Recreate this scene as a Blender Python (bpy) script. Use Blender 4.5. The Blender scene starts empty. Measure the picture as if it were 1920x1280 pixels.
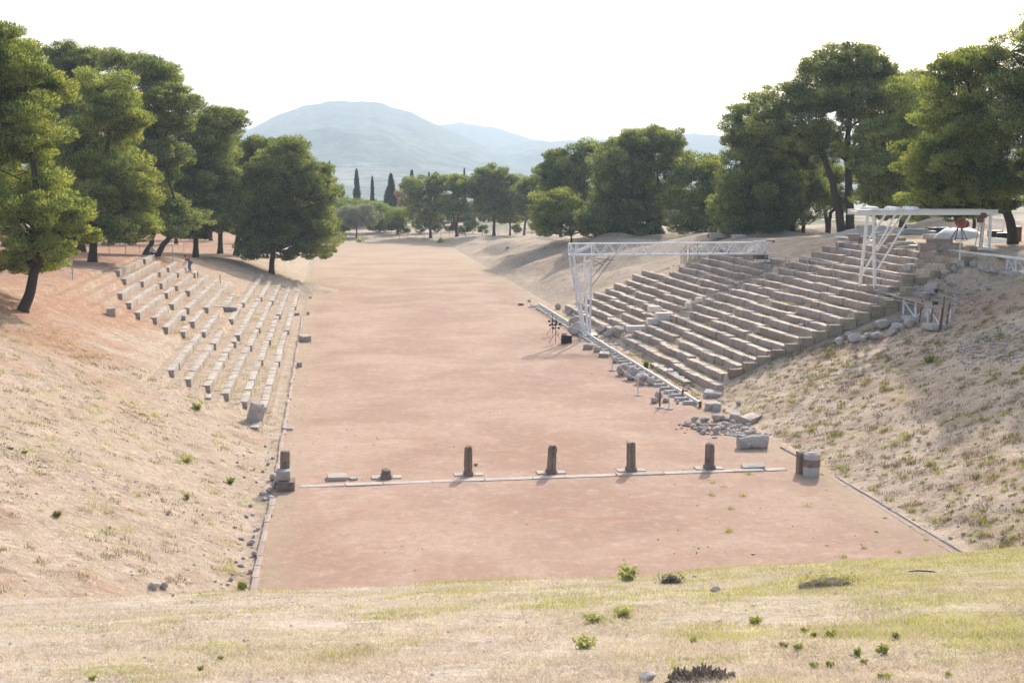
import bpy, bmesh, math, random
import numpy as np
from mathutils import Vector, Matrix

# ------------------------------------------------------------------ camera, sky, sun, exposure
SC = bpy.context.scene
COL = SC.collection
R = math.radians
CX, CH = 2.23, 11.98
YAW, PITCH, ROLL = R(8.13), R(7.38), R(0.07)
FPX = 2400.0                                   # focal length in pixels of the 1920 wide photograph
cam_d = bpy.data.cameras.new('camera'); cam = bpy.data.objects.new('camera', cam_d); COL.objects.link(cam)
cam_d.sensor_width = 36.0; cam_d.lens = 36.0 * FPX / 1920.0; cam_d.clip_start = 0.1; cam_d.clip_end = 30000
_fw = np.array([math.sin(YAW)*math.cos(PITCH), math.cos(YAW)*math.cos(PITCH), -math.sin(PITCH)])
_r0 = np.array([math.cos(YAW), -math.sin(YAW), 0.0]); _u0 = np.cross(_r0, _fw)
_r = _r0*math.cos(ROLL) + _u0*math.sin(ROLL); _u = -_r0*math.sin(ROLL) + _u0*math.cos(ROLL)
M = Matrix(((_r[0], _u[0], -_fw[0], CX), (_r[1], _u[1], -_fw[1], 0), (_r[2], _u[2], -_fw[2], CH), (0, 0, 0, 1)))
cam.matrix_world = M
SC.camera = cam

SUN_EL, SUN_AZ = R(29.5), R(25.0)              # azimuth measured from +Y towards +X
w = bpy.data.worlds.new('World'); SC.world = w; w.use_nodes = True
nt = w.node_tree; nt.nodes.clear()
sky = nt.nodes.new('ShaderNodeTexSky'); sky.sky_type = 'NISHITA'; sky.sun_disc = False
sky.sun_elevation = SUN_EL; sky.sun_rotation = SUN_AZ; sky.air_density = 1.0; sky.dust_density = 4.0; sky.ozone_density = 1.0
bg = nt.nodes.new('ShaderNodeBackground'); bg.inputs['Strength'].default_value = 0.15
wo = nt.nodes.new('ShaderNodeOutputWorld')
nt.links.new(sky.outputs[0], bg.inputs[0]); nt.links.new(bg.outputs[0], wo.inputs[0])
sun_d = bpy.data.lights.new('sun', 'SUN'); sun_d.energy = 2.8; sun_d.angle = R(0.6); sun_d.color = (1.0, 0.945, 0.87)
sun = bpy.data.objects.new('sun', sun_d); COL.objects.link(sun)
sdir = Vector((math.sin(SUN_AZ)*math.cos(SUN_EL), math.cos(SUN_AZ)*math.cos(SUN_EL), math.sin(SUN_EL)))
sun.rotation_euler = sdir.to_track_quat('Z', 'Y').to_euler()
SC.view_settings.view_transform = 'Standard'; SC.view_settings.look = 'None'
SC.view_settings.exposure = 0.98; SC.view_settings.gamma = 1.0
try:
    SC.cycles.volume_bounces = 1; SC.cycles.max_bounces = 8; SC.cycles.transparent_max_bounces = 8
    SC.cycles.use_denoising = True
except Exception: pass

# ------------------------------------------------------------------ numeric helpers
def rng(s): return np.random.default_rng(s)
def _h(ix, iy, iz, s):
    n = (ix.astype(np.int64)*374761393 + iy.astype(np.int64)*668265263 + iz.astype(np.int64)*2147483647 + s*1274126177) & 0xffffffff
    n = ((n ^ (n >> 13))*1274126177) & 0xffffffff
    n = ((n ^ (n >> 15))*2246822519) & 0xffffffff
    return ((n ^ (n >> 16)) & 0xffff) / 65535.0
def vnoise(x, y, z=None, s=0):
    x = np.asarray(x, float); y = np.asarray(y, float)
    z = np.zeros_like(x) if z is None else np.asarray(z, float)
    ix, iy, iz = np.floor(x), np.floor(y), np.floor(z)
    fx, fy, fz = x-ix, y-iy, z-iz
    fx = fx*fx*(3-2*fx); fy = fy*fy*(3-2*fy); fz = fz*fz*(3-2*fz)
    r = 0
    for dx in (0, 1):
        wx = fx if dx else 1-fx
        for dy in (0, 1):
            wy = fy if dy else 1-fy
            for dz in (0, 1):
                wz = fz if dz else 1-fz
                r = r + _h(ix+dx, iy+dy, iz+dz, s)*wx*wy*wz
    return r*2-1
def fbm(x, y, z=None, s=0, o=3):
    a, r, f = 1.0, 0, 1.0
    for i in range(o):
        r = r + a*vnoise(np.asarray(x)*f, np.asarray(y)*f, None if z is None else np.asarray(z)*f, s+i*17); a *= .5; f *= 2.03
    return r
def ss(a, b, x):
    t = np.clip((np.asarray(x, float)-a)/(b-a), 0, 1); return t*t*(3-2*t)
def smin(a, b, k): 
    h = np.clip(.5+.5*(b-a)/k, 0, 1); return b*(1-h)+a*h-k*h*(1-h)
def smax(a, b, k): return -smin(-a, -b, k)

# ------------------------------------------------------------------ the lie of the land
def h_left(x, y):
    w_ = np.maximum(0, -0.6-x)
    pl = np.interp(y, [0, 60, 105, 120, 135, 150, 200, 250], [7.5, 6.0, 5.25, 4.7, 3.6, 2.7, 1.5, .35])
    pl = pl + .045*np.clip(w_-13, 0, 40)
    s = np.interp(y, [60, 115, 150, 240], [.387, .387, .36, .2])
    b = smin(s*w_, pl, .5)
    u = (-0.9-(x-.35*(y-62)/75))/.93            # earth treads behind each row of seats
    n = np.floor(u-.46); f = (u-.46)-n
    st = .36*(n+ss(.84, 1.0, f))+.30+.03*(u < 6.2)+.015*vnoise(x*2, y*.7, s=5)+.03*vnoise(x*.5, y*.5, s=15)
    ynear = np.where(u < 6.2, 62.0, 77.5); yfar = np.where(u < 5.2, 136.0, 114.5)
    m = ss(-.2, .1, u)*(1-ss(14.1, 14.8, u))*ss(-.8, .8, y-ynear)*(1-ss(-1, 2, y-yfar))
    return b*(1-m)+np.maximum(st, 0)*m
def h_right(x, y):
    w_ = np.maximum(0, x-22.75)
    pl = np.interp(y, [0, 60, 92, 100, 120, 143, 158, 183, 215, 250], [9.0, 7.8, 7.45, 6.9, 6.0, 5.0, 4.0, 2.6, 1.5, .35])+.03*np.clip(w_-18, 0, 60)
    s = np.interp(y, [40, 66, 67.8, 69, 113, 116, 240], [.37, .37, .375, .42, .42, .36, .28])
    b = smin(s*w_, pl, .6)
    gul = fbm(x*.11+y*.05, y*.16-x*.05, s=31, o=3)
    b = b + ss(114, 122, y)*(1-ss(200, 235, y))*ss(.5, 4, w_)*gul*.75
    u = (x-22.85)/.88
    n = np.floor(u-.46); f = (u-.46)-n
    st = .6+.37*(n+ss(.84, 1.0, f))-.09+.03*vnoise(x*.5, y*.5, s=15)+.02*vnoise(x*2, y*.7, s=6)
    near = ss(-.25, .0, y-68.6)
    yfar = np.where(u < 9.2, 112.0, np.where(u < 15.1, 106.0, 90.0))
    m = ss(-.2, .1, u)*(1-ss(19.2, 19.9, u))*near*(1-ss(-.5, 1.5, y-yfar))
    return b*(1-m)+np.maximum(st, 0)*m
def h_front(x, y):
    zc = np.interp(x, [-8, 0, 5, 11, 17, 24], [4.0, 3.83, 3.88, 3.9, 4.1, 4.3]) + .05*vnoise(x*.5, y*0+3, s=9)
    a = zc + (10.4-zc)*np.clip(25-y, -5, 60)/25 + .07*fbm(x*.35, y*.35, s=11)
    f = zc - .52*(y-25.2)
    return smin(a, f, .5)
def hgt(x, y):
    x, y = np.broadcast_arrays(np.asarray(x, float), np.asarray(y, float))
    b = np.where(x < 11, h_left(x, y), h_right(x, y))
    off = np.where(x < 11, -0.6-x, x-22.75)
    rough = ss(.2, 3, off)
    b = b + rough*(.10*fbm(x*.22, y*.22, s=3)+.035*vnoise(x*1.3, y*1.3, s=4))*np.where((x > 22)&(y > 68.3)&(y < 113)&(x < 41), .1, 1)*np.where((x < -.5)&(x > -14)&(y > 63)&(y < 115), .08, 1)
    far = ss(236, 262, y)
    b = b*(1-far) + far*(.35+.25*fbm(x*.03, y*.03, s=8)-26*ss(290, 1500, y))
    f = h_front(x, y)
    out = np.where(y < 45, smax(f, b, .35), b)
    return out
def g(x, y): return float(hgt(np.array([x]), np.array([y]))[0])

# ray through a pixel of the 1920x1280 photograph
def ray(px, py):
    d = _fw + _r*(px-960)/FPX - _u*(py-640)/FPX
    return np.array([CX, 0, CH]), d
def at(px, py, t0=8, t1=400):
    o, d = ray(px, py)
    t = np.concatenate([np.linspace(t0, 150, 3000), np.linspace(150.1, t1, 1500)])
    P = o[None]+d[None]*t[:, None]
    s = P[:, 2]-hgt(P[:, 0], P[:, 1])
    i = np.argmax(s < 0)
    return Vector(P[i]) if s[i] < 0 else Vector(P[-1])
def atd(px, py, D):
    o, d = ray(px, py); return Vector(o+d*D)       # D = distance along the view axis
def aty(px, py, Y):
    o, d = ray(px, py); return Vector(o+d*(Y/d[1]))
def depth(v): return float(np.dot(np.array(v)-np.array([CX, 0, CH]), _fw))

# ------------------------------------------------------------------ mesh helpers
def np_mesh(name, V, F, k, smooth=False):
    V = np.asarray(V, np.float32); F = np.asarray(F, np.int32).reshape(-1, k)
    me = bpy.data.meshes.new(name)
    me.vertices.add(len(V)); me.vertices.foreach_set('co', V.ravel())
    me.loops.add(F.size); me.loops.foreach_set('vertex_index', F.ravel())
    me.polygons.add(len(F)); me.polygons.foreach_set('loop_start', np.arange(0, F.size, k, dtype=np.int32))
    me.polygons.foreach_set('loop_total', np.full(len(F), k, np.int32))
    if smooth: me.polygons.foreach_set('use_smooth', np.ones(len(F), bool))
    me.update(calc_edges=True)
    return me
def link(name, me, mat=None, parent=None, loc=None):
    o = bpy.data.objects.new(name, me); COL.objects.link(o)
    if mat is not None and me is not None and not me.materials: me.materials.append(mat)
    if parent is not None: o.parent = parent
    if loc is not None: o.location = loc
    return o
def tag(o, label=None, cat=None, group=None, kind=None):
    if label: o['label'] = label
    if cat: o['category'] = cat
    if group: o['group'] = group
    if kind or cat: o['kind'] = kind or 'thing'
    return o
def empty(name, loc, label, cat, group=None, rz=0):
    o = bpy.data.objects.new(name, None); COL.objects.link(o); o.location = loc; o.rotation_euler.z = rz
    o.empty_display_size = .2
    return tag(o, label, cat, group)
def part(name, mb, mat, parent, label=None):
    o = mb.build(name, mat, parent)
    if label: o['label'] = label
    return o

class MB:
    def __init__(s): s.v = []; s.f = []
    def add(s, V, F):
        n = len(s.v); s.v += [tuple(v) for v in V]; s.f += [tuple(i+n for i in f) for f in F]; return s
    def box(s, c, d, rot=None, taper=1.0):
        x, y, z = [a/2 for a in d]
        P = [Vector((sx*x*(taper if sz > 0 else 1), sy*y*(taper if sz > 0 else 1), sz*z)) for sz in (-1, 1) for sx, sy in ((-1, -1), (1, -1), (1, 1), (-1, 1))]
        if rot is not None: P = [rot @ p for p in P]
        c = Vector(c)
        return s.add([p+c for p in P], [(3, 2, 1, 0), (4, 5, 6, 7), (0, 1, 5, 4), (1, 2, 6, 5), (2, 3, 7, 6), (3, 0, 4, 7)])
    def bar(s, a, b, wd, ht=None):                # square bar between two points
        a, b = Vector(a), Vector(b); d = b-a
        if d.length < 1e-6: return s
        q = d.to_track_quat('Z', 'X').to_matrix()
        return s.box((a+b)/2, (wd, ht or wd, d.length), q)
    def tube(s, pts, rad, n=8, cap=True):
        pts = [Vector(p) for p in pts]
        if not hasattr(rad, '__len__'): rad = [rad]*len(pts)
        V = []; F = []; prev = None
        for i, p in enumerate(pts):
            d = (pts[min(i+1, len(pts)-1)]-pts[max(i-1, 0)]).normalized()
            ref = prev if prev is not None else (Vector((1, 0, 0)) if abs(d.x) < .8 else Vector((0, 1, 0)))
            a = (ref-d*ref.dot(d)).normalized(); b = d.cross(a); prev = a
            for j in range(n):
                t = 2*math.pi*j/n; V.append(p+(a*math.cos(t)+b*math.sin(t))*rad[i])
        for i in range(len(pts)-1):
            for j in range(n):
                k = (j+1) % n; F.append((i*n+j, i*n+k, (i+1)*n+k, (i+1)*n+j))
        if cap: F.append(tuple(range(n))[::-1]); F.append(tuple((len(pts)-1)*n+j for j in range(n)))
        return s.add(V, F)
    def build(s, name, mat, parent=None, smooth=False, origin=None):
        me = bpy.data.meshes.new(name)
        V = s.v                                  # vertices are already local to the origin
        me.from_pydata(V, [], s.f); me.update()
        if smooth: me.polygons.foreach_set('use_smooth', [True]*len(me.polygons))
        o = link(name, me, mat, parent)
        if origin is not None: o.location = origin
        return o

def worn_box_np(L, W, H, seg=.16, seed=0, chip=.05, rough=.02):
    """Box centred on x,y and standing on z=0 with worn, chipped edges. L along local y."""
    r = rng(seed)
    nx, ny, nz = max(2, int(W/seg)), max(2, int(L/seg)), max(2, int(H/seg))
    idx = {}; V = []; F = []
    def vid(i, j, k):
        key = (i, j, k)
        if key not in idx: idx[key] = len(V); V.append((i/nx, j/ny, k/nz))
        return idx[key]
    for i in range(nx):
        for j in range(ny):
            F.append((vid(i, j, nz), vid(i+1, j, nz), vid(i+1, j+1, nz), vid(i, j+1, nz)))
            F.append((vid(i, j, 0), vid(i, j+1, 0), vid(i+1, j+1, 0), vid(i+1, j, 0)))
    for j in range(ny):
        for k in range(nz):
            F.append((vid(0, j, k), vid(0, j, k+1), vid(0, j+1, k+1), vid(0, j+1, k)))
            F.append((vid(nx, j, k), vid(nx, j+1, k), vid(nx, j+1, k+1), vid(nx, j, k+1)))
    for i in range(nx):
        for k in range(nz):
            F.append((vid(i, 0, k), vid(i+1, 0, k), vid(i+1, 0, k+1), vid(i, 0, k+1)))
            F.append((vid(i, ny, k), vid(i, ny, k+1), vid(i+1, ny, k+1), vid(i+1, ny, k)))
    U = np.array(V); P = (U-[.5, .5, 0])*[W, L, H]
    e = (np.abs(U-.5) > .499)
    ne = e.sum(1)
    o = r.random(3)*100
    nn = vnoise(P[:, 0]*3+o[0], P[:, 1]*3+o[1], P[:, 2]*3+o[2], s=seed % 97)
    n2 = vnoise(P[:, 0]*7+o[1], P[:, 1]*7+o[2], P[:, 2]*7+o[0], s=seed % 89)
    cen = np.array([0, 0, H/2]); dirn = (P-cen)*e; ln = np.linalg.norm(dirn, axis=1, keepdims=True)+1e-6
    amt = rough*(nn+.6*n2) + np.where(ne >= 2, -chip*(.35+.65*np.clip(nn+n2+.2, 0, 1.4)), 0)
    P = P + dirn/ln*amt[:, None]
    return P, F
def worn_box(mb, c, L, W, H, rz=0, seed=0, tilt=(0, 0), **k):
    P, F = worn_box_np(L, W, H, seed=seed, **k)
    m = Matrix.Rotation(rz, 3, 'Z') @ Matrix.Rotation(tilt[0], 3, 'X') @ Matrix.Rotation(tilt[1], 3, 'Y')
    P = P @ np.array(m).T + np.array(c)
    mb.add(P.tolist(), F); return mb

# ------------------------------------------------------------------ materials
def mat_new(name):
    m = bpy.data.materials.new(name); m.use_nodes = True; n = m.node_tree
    for x in list(n.nodes): n.nodes.remove(x)
    return m, n
class NT:
    """small helper round a node tree"""
    def __init__(s, name):
        s.m, s.t = mat_new(name); s.out = s.n('ShaderNodeOutputMaterial')
    def n(s, t, **k):
        x = s.t.nodes.new(t)
        for a, b in k.items(): setattr(x, a, b)
        return x
    def l(s, a, b): s.t.links.new(a, b)
    def pos(s): return s.n('ShaderNodeNewGeometry').outputs['Position']
    def sep(s, v): x = s.n('ShaderNodeSeparateXYZ'); s.l(v, x.inputs[0]); return x.outputs
    def noise(s, vec, scale, detail=4, rough=.55, dist=0, stretch=None):
        if stretch is not None:
            mp = s.n('ShaderNodeMapping'); mp.inputs['Scale'].default_value = stretch; s.l(vec, mp.inputs[0]); vec = mp.outputs[0]
        x = s.n('ShaderNodeTexNoise'); x.inputs['Scale'].default_value = scale; x.inputs['Detail'].default_value = detail
        x.inputs['Roughness'].default_value = rough; x.inputs['Distortion'].default_value = dist
        s.l(vec, x.inputs['Vector']); return x.outputs['Fac']
    def rampf(s, v, a, b):                        # smooth step between a and b
        x = s.n('ShaderNodeMapRange'); x.interpolation_type = 'SMOOTHSTEP'
        x.inputs['From Min'].default_value = a; x.inputs['From Max'].default_value = b; s.l(v, x.inputs['Value']); return x.outputs[0]
    def math(s, op, a, b=None):
        x = s.n('ShaderNodeMath', operation=op)
        for i, v in enumerate((a, b)):
            if v is None: continue
            if hasattr(v, 'links'): s.l(v, x.inputs[i])
            else: x.inputs[i].default_value = v
        return x.outputs[0]
    def mix(s, f, a, b, mode='MIX'):
        x = s.n('ShaderNodeMix', data_type='RGBA', blend_type=mode)
        if hasattr(f, 'links'): s.l(f, x.inputs[0])
        else: x.inputs[0].default_value = f
        for i, v in ((6, a), (7, b)):
            if hasattr(v, 'links'): s.l(v, x.inputs[i])
            else: x.inputs[i].default_value = (*v, 1)
        return x.outputs[2]
    def bump(s, h, st=.5, d=.05, prev=None):
        x = s.n('ShaderNodeBump'); x.inputs['Strength'].default_value = st; x.inputs['Distance'].default_value = d
        s.l(h, x.inputs['Height'])
        if prev is not None: s.l(prev, x.inputs['Normal'])
        return x.outputs[0]
    def bsdf(s, col, rough=.9, nrm=None, spec=.2, metal=0):
        x = s.n('ShaderNodeBsdfPrincipled')
        if hasattr(col, 'links'): s.l(col, x.inputs['Base Color'])
        else: x.inputs['Base Color'].default_value = (*col, 1)
        x.inputs['Roughness'].default_value = rough; x.inputs['Specular IOR Level'].default_value = spec; x.inputs['Metallic'].default_value = metal
        if nrm is not None: s.l(nrm, x.inputs['Normal'])
        s.l(x.outputs[0], s.out.inputs['Surface']); return x

def mat_ground():
    t = NT('ground_soil_and_straw'); P = t.pos(); X, Y, Z = t.sep(P)
    big = t.noise(P, .09, 4, .6); mid = t.noise(P, .55, 5, .62, .4); fine = t.noise(P, 4.5, 5, .7, .6); vf = t.noise(P, 17, 4, .7)
    n2 = t.noise(P, .23, 3, .5, 1.0); grn = t.noise(P, .33, 5, .65, .8); dk = t.noise(P, 1.3, 5, .7, .8)
    straw = t.mix(t.rampf(fine, .3, .7), (.375, .28, .20), (.54, .43, .335))
    straw = t.mix(t.rampf(mid, .35, .7), straw, (.41, .33, .25))
    red = t.mix(t.rampf(fine, .3, .7), (.31, .155, .09), (.45, .27, .18))
    grey = t.mix(t.rampf(fine, .3, .7), (.29, .215, .145), (.60, .455, .315))
    green = t.mix(t.rampf(fine, .3, .7), (.26, .25, .085), (.44, .39, .16))
    # left bank: straw with reddish bare earth, redder under the pines
    redm = t.math('MULTIPLY', t.rampf(t.math('ADD', t.math('MULTIPLY', X, -.028), t.math('ADD', n2, t.math('MULTIPLY', mid, .25))), .72, 1.12), t.rampf(Y, 45, 66))
    redm = t.math('MULTIPLY', redm, t.rampf(X, 2, -2))
    redm2 = t.math('MULTIPLY', t.rampf(mid, .52, .72), .55)
    c = t.mix(t.math('MAXIMUM', redm, t.math('MULTIPLY', redm2, t.rampf(X, 14, 8))), straw, red)
    # right bank: greyer, dirtier
    rb = t.math('MULTIPLY', t.rampf(X, 12, 20), t.rampf(Y, 120, 90))
    gs = t.mix(t.rampf(t.math('ADD', mid, t.math('MULTIPLY', big, .4)), .5, .8), grey, (.58, .445, .33))
    gs = t.mix(t.math('MULTIPLY', t.rampf(n2, .55, .7), .6), gs, (.36, .235, .15))
    c = t.mix(rb, c, gs)
    # green grown patches on all banks, thin
    gp = t.math('MULTIPLY', t.rampf(t.math('ADD', grn, t.math('MULTIPLY', fine, .3)), .70, .88), .6)
    c = t.mix(gp, c, green)
    for (ox, oy, rr, k) in ((37.0, 63.5, 4.2, .8), (52, 118, 7, .7), (27, 150, 8, .4)):
        vm = t.n('ShaderNodeVectorMath', operation='DISTANCE'); t.l(P, vm.inputs[0]); vm.inputs[1].default_value = (ox, oy, 5.5)
        dm = t.rampf(t.math('ADD', vm.outputs['Value'], t.math('MULTIPLY', mid, rr*1.2)), rr*1.7, rr*.9)
        c = t.mix(t.math('MULTIPLY', dm, k), c, t.mix(t.rampf(fine, .3, .7), (.36, .21, .13), (.52, .36, .26)))
    # front mound: grass, greener to the right
    fm = t.rampf(t.math('ADD', Y, t.math('MULTIPLY', mid, 2.0)), 29.5, 27.0)
    side = t.math('ADD', t.math('MULTIPLY', X, .035), t.math('ADD', t.math('MULTIPLY', n2, .9), t.math('MULTIPLY', grn, .5)))
    gg = t.mix(t.rampf(side, .78, 1.15), t.mix(t.rampf(mid, .4, .7), (.50, .415, .345), (.42, .35, .285)), t.mix(t.rampf(fine, .3, .7), (.35, .30, .16), (.46, .39, .25)))
    gg = t.mix(t.math('MULTIPLY', t.rampf(vf, .5, .68), .5), gg, (.24, .19, .12))
    c = t.mix(fm, c, gg)
    # far plain: pale dusty ground with scrub
    fp = t.rampf(Y, 236, 320)
    sc = t.mix(t.rampf(t.noise(P, .02, 6, .7), .48, .55), (.40, .33, .25), (.09, .11, .05))
    c = t.mix(fp, c, sc)
    # dark specks: pebbles, holes, needles
    c = t.mix(t.math('MULTIPLY', t.rampf(dk, .54, .68), .6), c, (.20, .15, .105))
    f3 = t.noise(P, 2.2, 6, .8, .5); c = t.mix(t.math('MULTIPLY', t.rampf(f3, .52, .64), .5), c, (.24, .175, .115)); c = t.mix(t.math('MULTIPLY', t.rampf(f3, .45, .36), .45), c, (.62, .51, .41))
    c = t.mix(t.math('MULTIPLY', t.rampf(vf, .62, .76), .4), c, (.16, .12, .08))
    hgt_ = t.math('ADD', t.math('MULTIPLY', mid, 1.2), t.math('ADD', t.math('MULTIPLY', fine, .45), t.math('MULTIPLY', vf, .12)))
    nr = t.bump(hgt_, .9, .22)
    t.bsdf(c, .95, nr, .1); return t.m
def mat_track():
    t = NT('track_packed_red_earth'); P = t.pos(); X, Y, Z = t.sep(P)
    a = t.noise(P, .14, 5, .6, .5); b = t.noise(P, .9, 6, .7, .3); f = t.noise(P, 6, 5, .75); v = t.noise(P, 26, 3, .7)
    c = t.mix(t.rampf(a, .35, .65), (.345, .218, .16), (.435, .302, .228))
    c = t.mix(t.math('MULTIPLY', t.rampf(b, .5, .72), .45), c, (.36, .235, .165))
    c = t.mix(t.math('MULTIPLY', t.rampf(b, .5, .32), .35), c, (.55, .40, .32))
    f2 = t.noise(P, 2.6, 6, .8, .3); c = t.mix(t.math('MULTIPLY', t.rampf(f2, .52, .62), .5), c, (.31, .20, .145)); c = t.mix(t.math('MULTIPLY', t.rampf(f2, .46, .38), .28), c, (.58, .44, .36))
    c = t.mix(t.math('MULTIPLY', t.rampf(f, .57, .7), .6), c, (.29, .18, .125))
    c = t.mix(t.math('MULTIPLY', t.rampf(v, .6, .72), .45), c, (.24, .15, .10))
    yl = t.math('ADD', t.math('MULTIPLY', Y, .0085), t.math('MULTIPLY', a, 1.2))
    c = t.mix(t.math('MULTIPLY', t.rampf(yl, 1.5, 2.4), .55), c, (.44, .34, .23))         # drier grass film at the far end
    # orange wear patches near the start
    o_ = t.noise(P, .22, 4, .6, 1.5, stretch=(1, 2.2, 1))
    c = t.mix(t.math('MULTIPLY', t.math('MULTIPLY', t.rampf(o_, .58, .72), .6), t.rampf(Y, 75, 50)), c, (.37, .19, .10))
    edge = t.math('MAXIMUM', t.rampf(X, 1.6, .1), t.rampf(X, 19.5, 22.0))
    c = t.mix(t.math('MULTIPLY', edge, t.math('MULTIPLY', t.rampf(b, .35, .6), .6)), c, (.40, .33, .22))
    nr = t.bump(t.math('ADD', t.math('MULTIPLY', b, .8), t.math('ADD', f, t.math('MULTIPLY', v, .3))), .5, .05)
    t.bsdf(c, .95, nr, .1); return t.m
def mat_stone(name, c1, c2, dark=(.10, .09, .08), light=(.52, .49, .46), darkamt=.5, island=True, sunlit_dust=None):
    t = NT(name); P = t.pos()
    a = t.noise(P, 1.2, 5, .6, .4); b = t.noise(P, 4.5, 5, .7, .6); c_ = t.noise(P, 15, 4, .75)
    c = t.mix(t.rampf(a, .35, .65), c1, c2)
    if island:
        rn = t.n('ShaderNodeNewGeometry').outputs['Random Per Island']
        c = t.mix(t.math('MULTIPLY', t.rampf(rn, .35, 1.0), .7), c, (c1[0]*.68, c1[1]*.62, c1[2]*.58))
        rn2 = t.n('ShaderNodeObjectInfo').outputs['Random']
        c = t.mix(t.math('MULTIPLY', t.rampf(rn2, .3, 1.0), .3), c, (c2[0]*1.1, c2[1]*.98, c2[2]*.9))
    c = t.mix(t.math('MULTIPLY', t.rampf(b, .53, .66), darkamt), c, dark)
    c = t.mix(t.math('MULTIPLY', t.rampf(t.noise(P, 2.6, 4, .7), .58, .7), .5), c, light)
    c = t.mix(t.math('MULTIPLY', t.rampf(c_, .56, .72), .45), c, (dark[0]*1.3, dark[1]*1.25, dark[2]*1.2))
    if sunlit_dust:
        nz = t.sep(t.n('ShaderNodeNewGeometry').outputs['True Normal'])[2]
        c = t.mix(t.math('MULTIPLY', t.rampf(nz, .75, .97), t.rampf(a, .62, .40)), c, sunlit_dust)  # upward faces paler: sunlit tops put into the colour along with pale soil
    nr = t.bump(t.math('ADD', b, t.math('MULTIPLY', c_, .5)), .6, .05)
    t.bsdf(c, .92, nr, .15); return t.m
def mat_plain(name, c1, rough=.7, var=.25, metal=0, scale=6, c2=None):
    t = NT(name); P = t.pos(); a = t.noise(P, scale, 5, .7, .3)
    c = t.mix(t.math('MULTIPLY', t.rampf(a, .45, .68), var*2), c1, c2 or tuple(x*.5 for x in c1))
    t.bsdf(c, rough, t.bump(a, .3, .01), .3, metal); return t.m
def mat_leaf(name, dk, md, lt, tr=.38, scale=.5, tint=(1.5, 1.45, .7)):
    t = NT(name); P = t.pos(); rn = t.n('ShaderNodeNewGeometry').outputs['Random Per Island']
    a = t.noise(P, scale, 4, .6, .5)
    c = t.mix(t.rampf(rn, .1, .9), dk, md)
    c = t.mix(t.math('MULTIPLY', t.rampf(t.math('ADD', a, t.math('MULTIPLY', rn, .25)), .48, .78), .75), c, lt)
    d = t.n('ShaderNodeBsdfDiffuse'); t.l(c, d.inputs[0])
    tl = t.n('ShaderNodeBsdfTranslucent'); t.l(t.mix(1.0, c, tint, 'MULTIPLY'), tl.inputs[0])
    mx = t.n('ShaderNodeMixShader'); mx.inputs[0].default_value = tr; t.l(d.outputs[0], mx.inputs[1]); t.l(tl.outputs[0], mx.inputs[2])
    t.l(mx.outputs[0], t.out.inputs['Surface']); return t.m
def mat_hill():
    t = NT('hill_scrub_and_terraces'); P = t.pos(); X, Y, Z = t.sep(P)
    a = t.noise(P, .0045, 6, .65, .4); b = t.noise(P, .02, 5, .75); st = t.noise(P, .006, 5, .7, .6, stretch=(.35, .35, 5))
    c = t.mix(t.rampf(b, .42, .6), (.045, .06, .035), (.13, .125, .08))
    c = t.mix(t.math('MULTIPLY', t.rampf(t.math('ADD', st, t.math('MULTIPLY', b, .3)), .66, .8), t.rampf(Z, 150, 60)), c, (.30, .26, .20))
    c = t.mix(t.math('MULTIPLY', t.rampf(a, .55, .7), t.math('MULTIPLY', t.rampf(Z, 90, 20), .7)), c, (.30, .26, .19))
    t.bsdf(c, 1, t.bump(t.math('ADD', a, b), .6, 12), .05); return t.m

MG = mat_ground(); MT = mat_track(); MH = mat_hill()
M_SEAT_R = mat_stone('weathered_pinkish_limestone', (.46, .365, .305), (.36, .315, .28), (.11, .092, .08), (.60, .54, .48), .65, sunlit_dust=(.62, .52, .43))
M_SEAT_L = mat_stone('pale_grey_limestone', (.46, .40, .34), (.37, .33, .285), (.16, .14, .12), (.56, .51, .45), .5, sunlit_dust=(.52, .45, .38))
M_ROCK = mat_stone('grey_lichened_rock', (.49, .435, .395), (.37, .335, .31), (.17, .15, .135), (.68, .64, .60), .4, island=False)
M_PILLAR = mat_stone('dark_weathered_pillar_stone', (.30, .235, .195), (.20, .165, .14), (.06, .052, .045), (.42, .38, .34), .5)
M_CONC = mat_stone('pale_cement_repair', (.48, .45, .42), (.41, .385, .36), (.22, .2, .18), (.55, .52, .5), .2, island=False)
M_MARBLE = mat_stone('new_cream_marble', (.78, .67, .58), (.72, .62, .54), (.55, .46, .39), (.80, .73, .66), .15, island=False)
M_SILL = mat_stone('pale_sill_limestone', (.52, .46, .40), (.45, .40, .35), (.25, .22, .19), (.62, .58, .53), .25)
M_KERB = mat_stone('pinkish_channel_stone', (.46, .37, .31), (.40, .32, .27), (.20, .16, .13), (.56, .5, .44), .3)
M_WALL = mat_stone('tan_retaining_masonry', (.34, .285, .21), (.28, .235, .18), (.14, .12, .1), (.42, .37, .3), .35)
M_WHITE = mat_plain('white_painted_steel', (.72, .74, .77), .45, .25, 0, 4, (.50, .40, .33))
M_CREAM = mat_plain('cream_painted_steel', (.80, .77, .70), .5, .12, 0, 3, (.55, .42, .30))
M_RUST = mat_plain('rusty_steel', (.19, .10, .065), .8, .3)
M_DARK = mat_plain('black_painted_metal', (.025, .025, .028), .5, .1)
M_GREYM = mat_plain('dull_galvanised_steel', (.36, .36, .36), .5, .2)
M_WOOD = mat_plain('bleached_wood', (.42, .36, .29), .85, .3)
M_ORANGE = mat_plain('orange_painted_hoist', (.40, .11, .05), .6, .3)
M_REDP = mat_plain('red_painted_metal', (.25, .07, .055), .6, .3)
M_TARP = mat_plain('white_sheeting', (.68, .69, .71), .7, .12, 0, 2)
M_BARK = mat_plain('dark_pine_bark', (.06, .045, .036), .95, .3, 0, 5)
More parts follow.
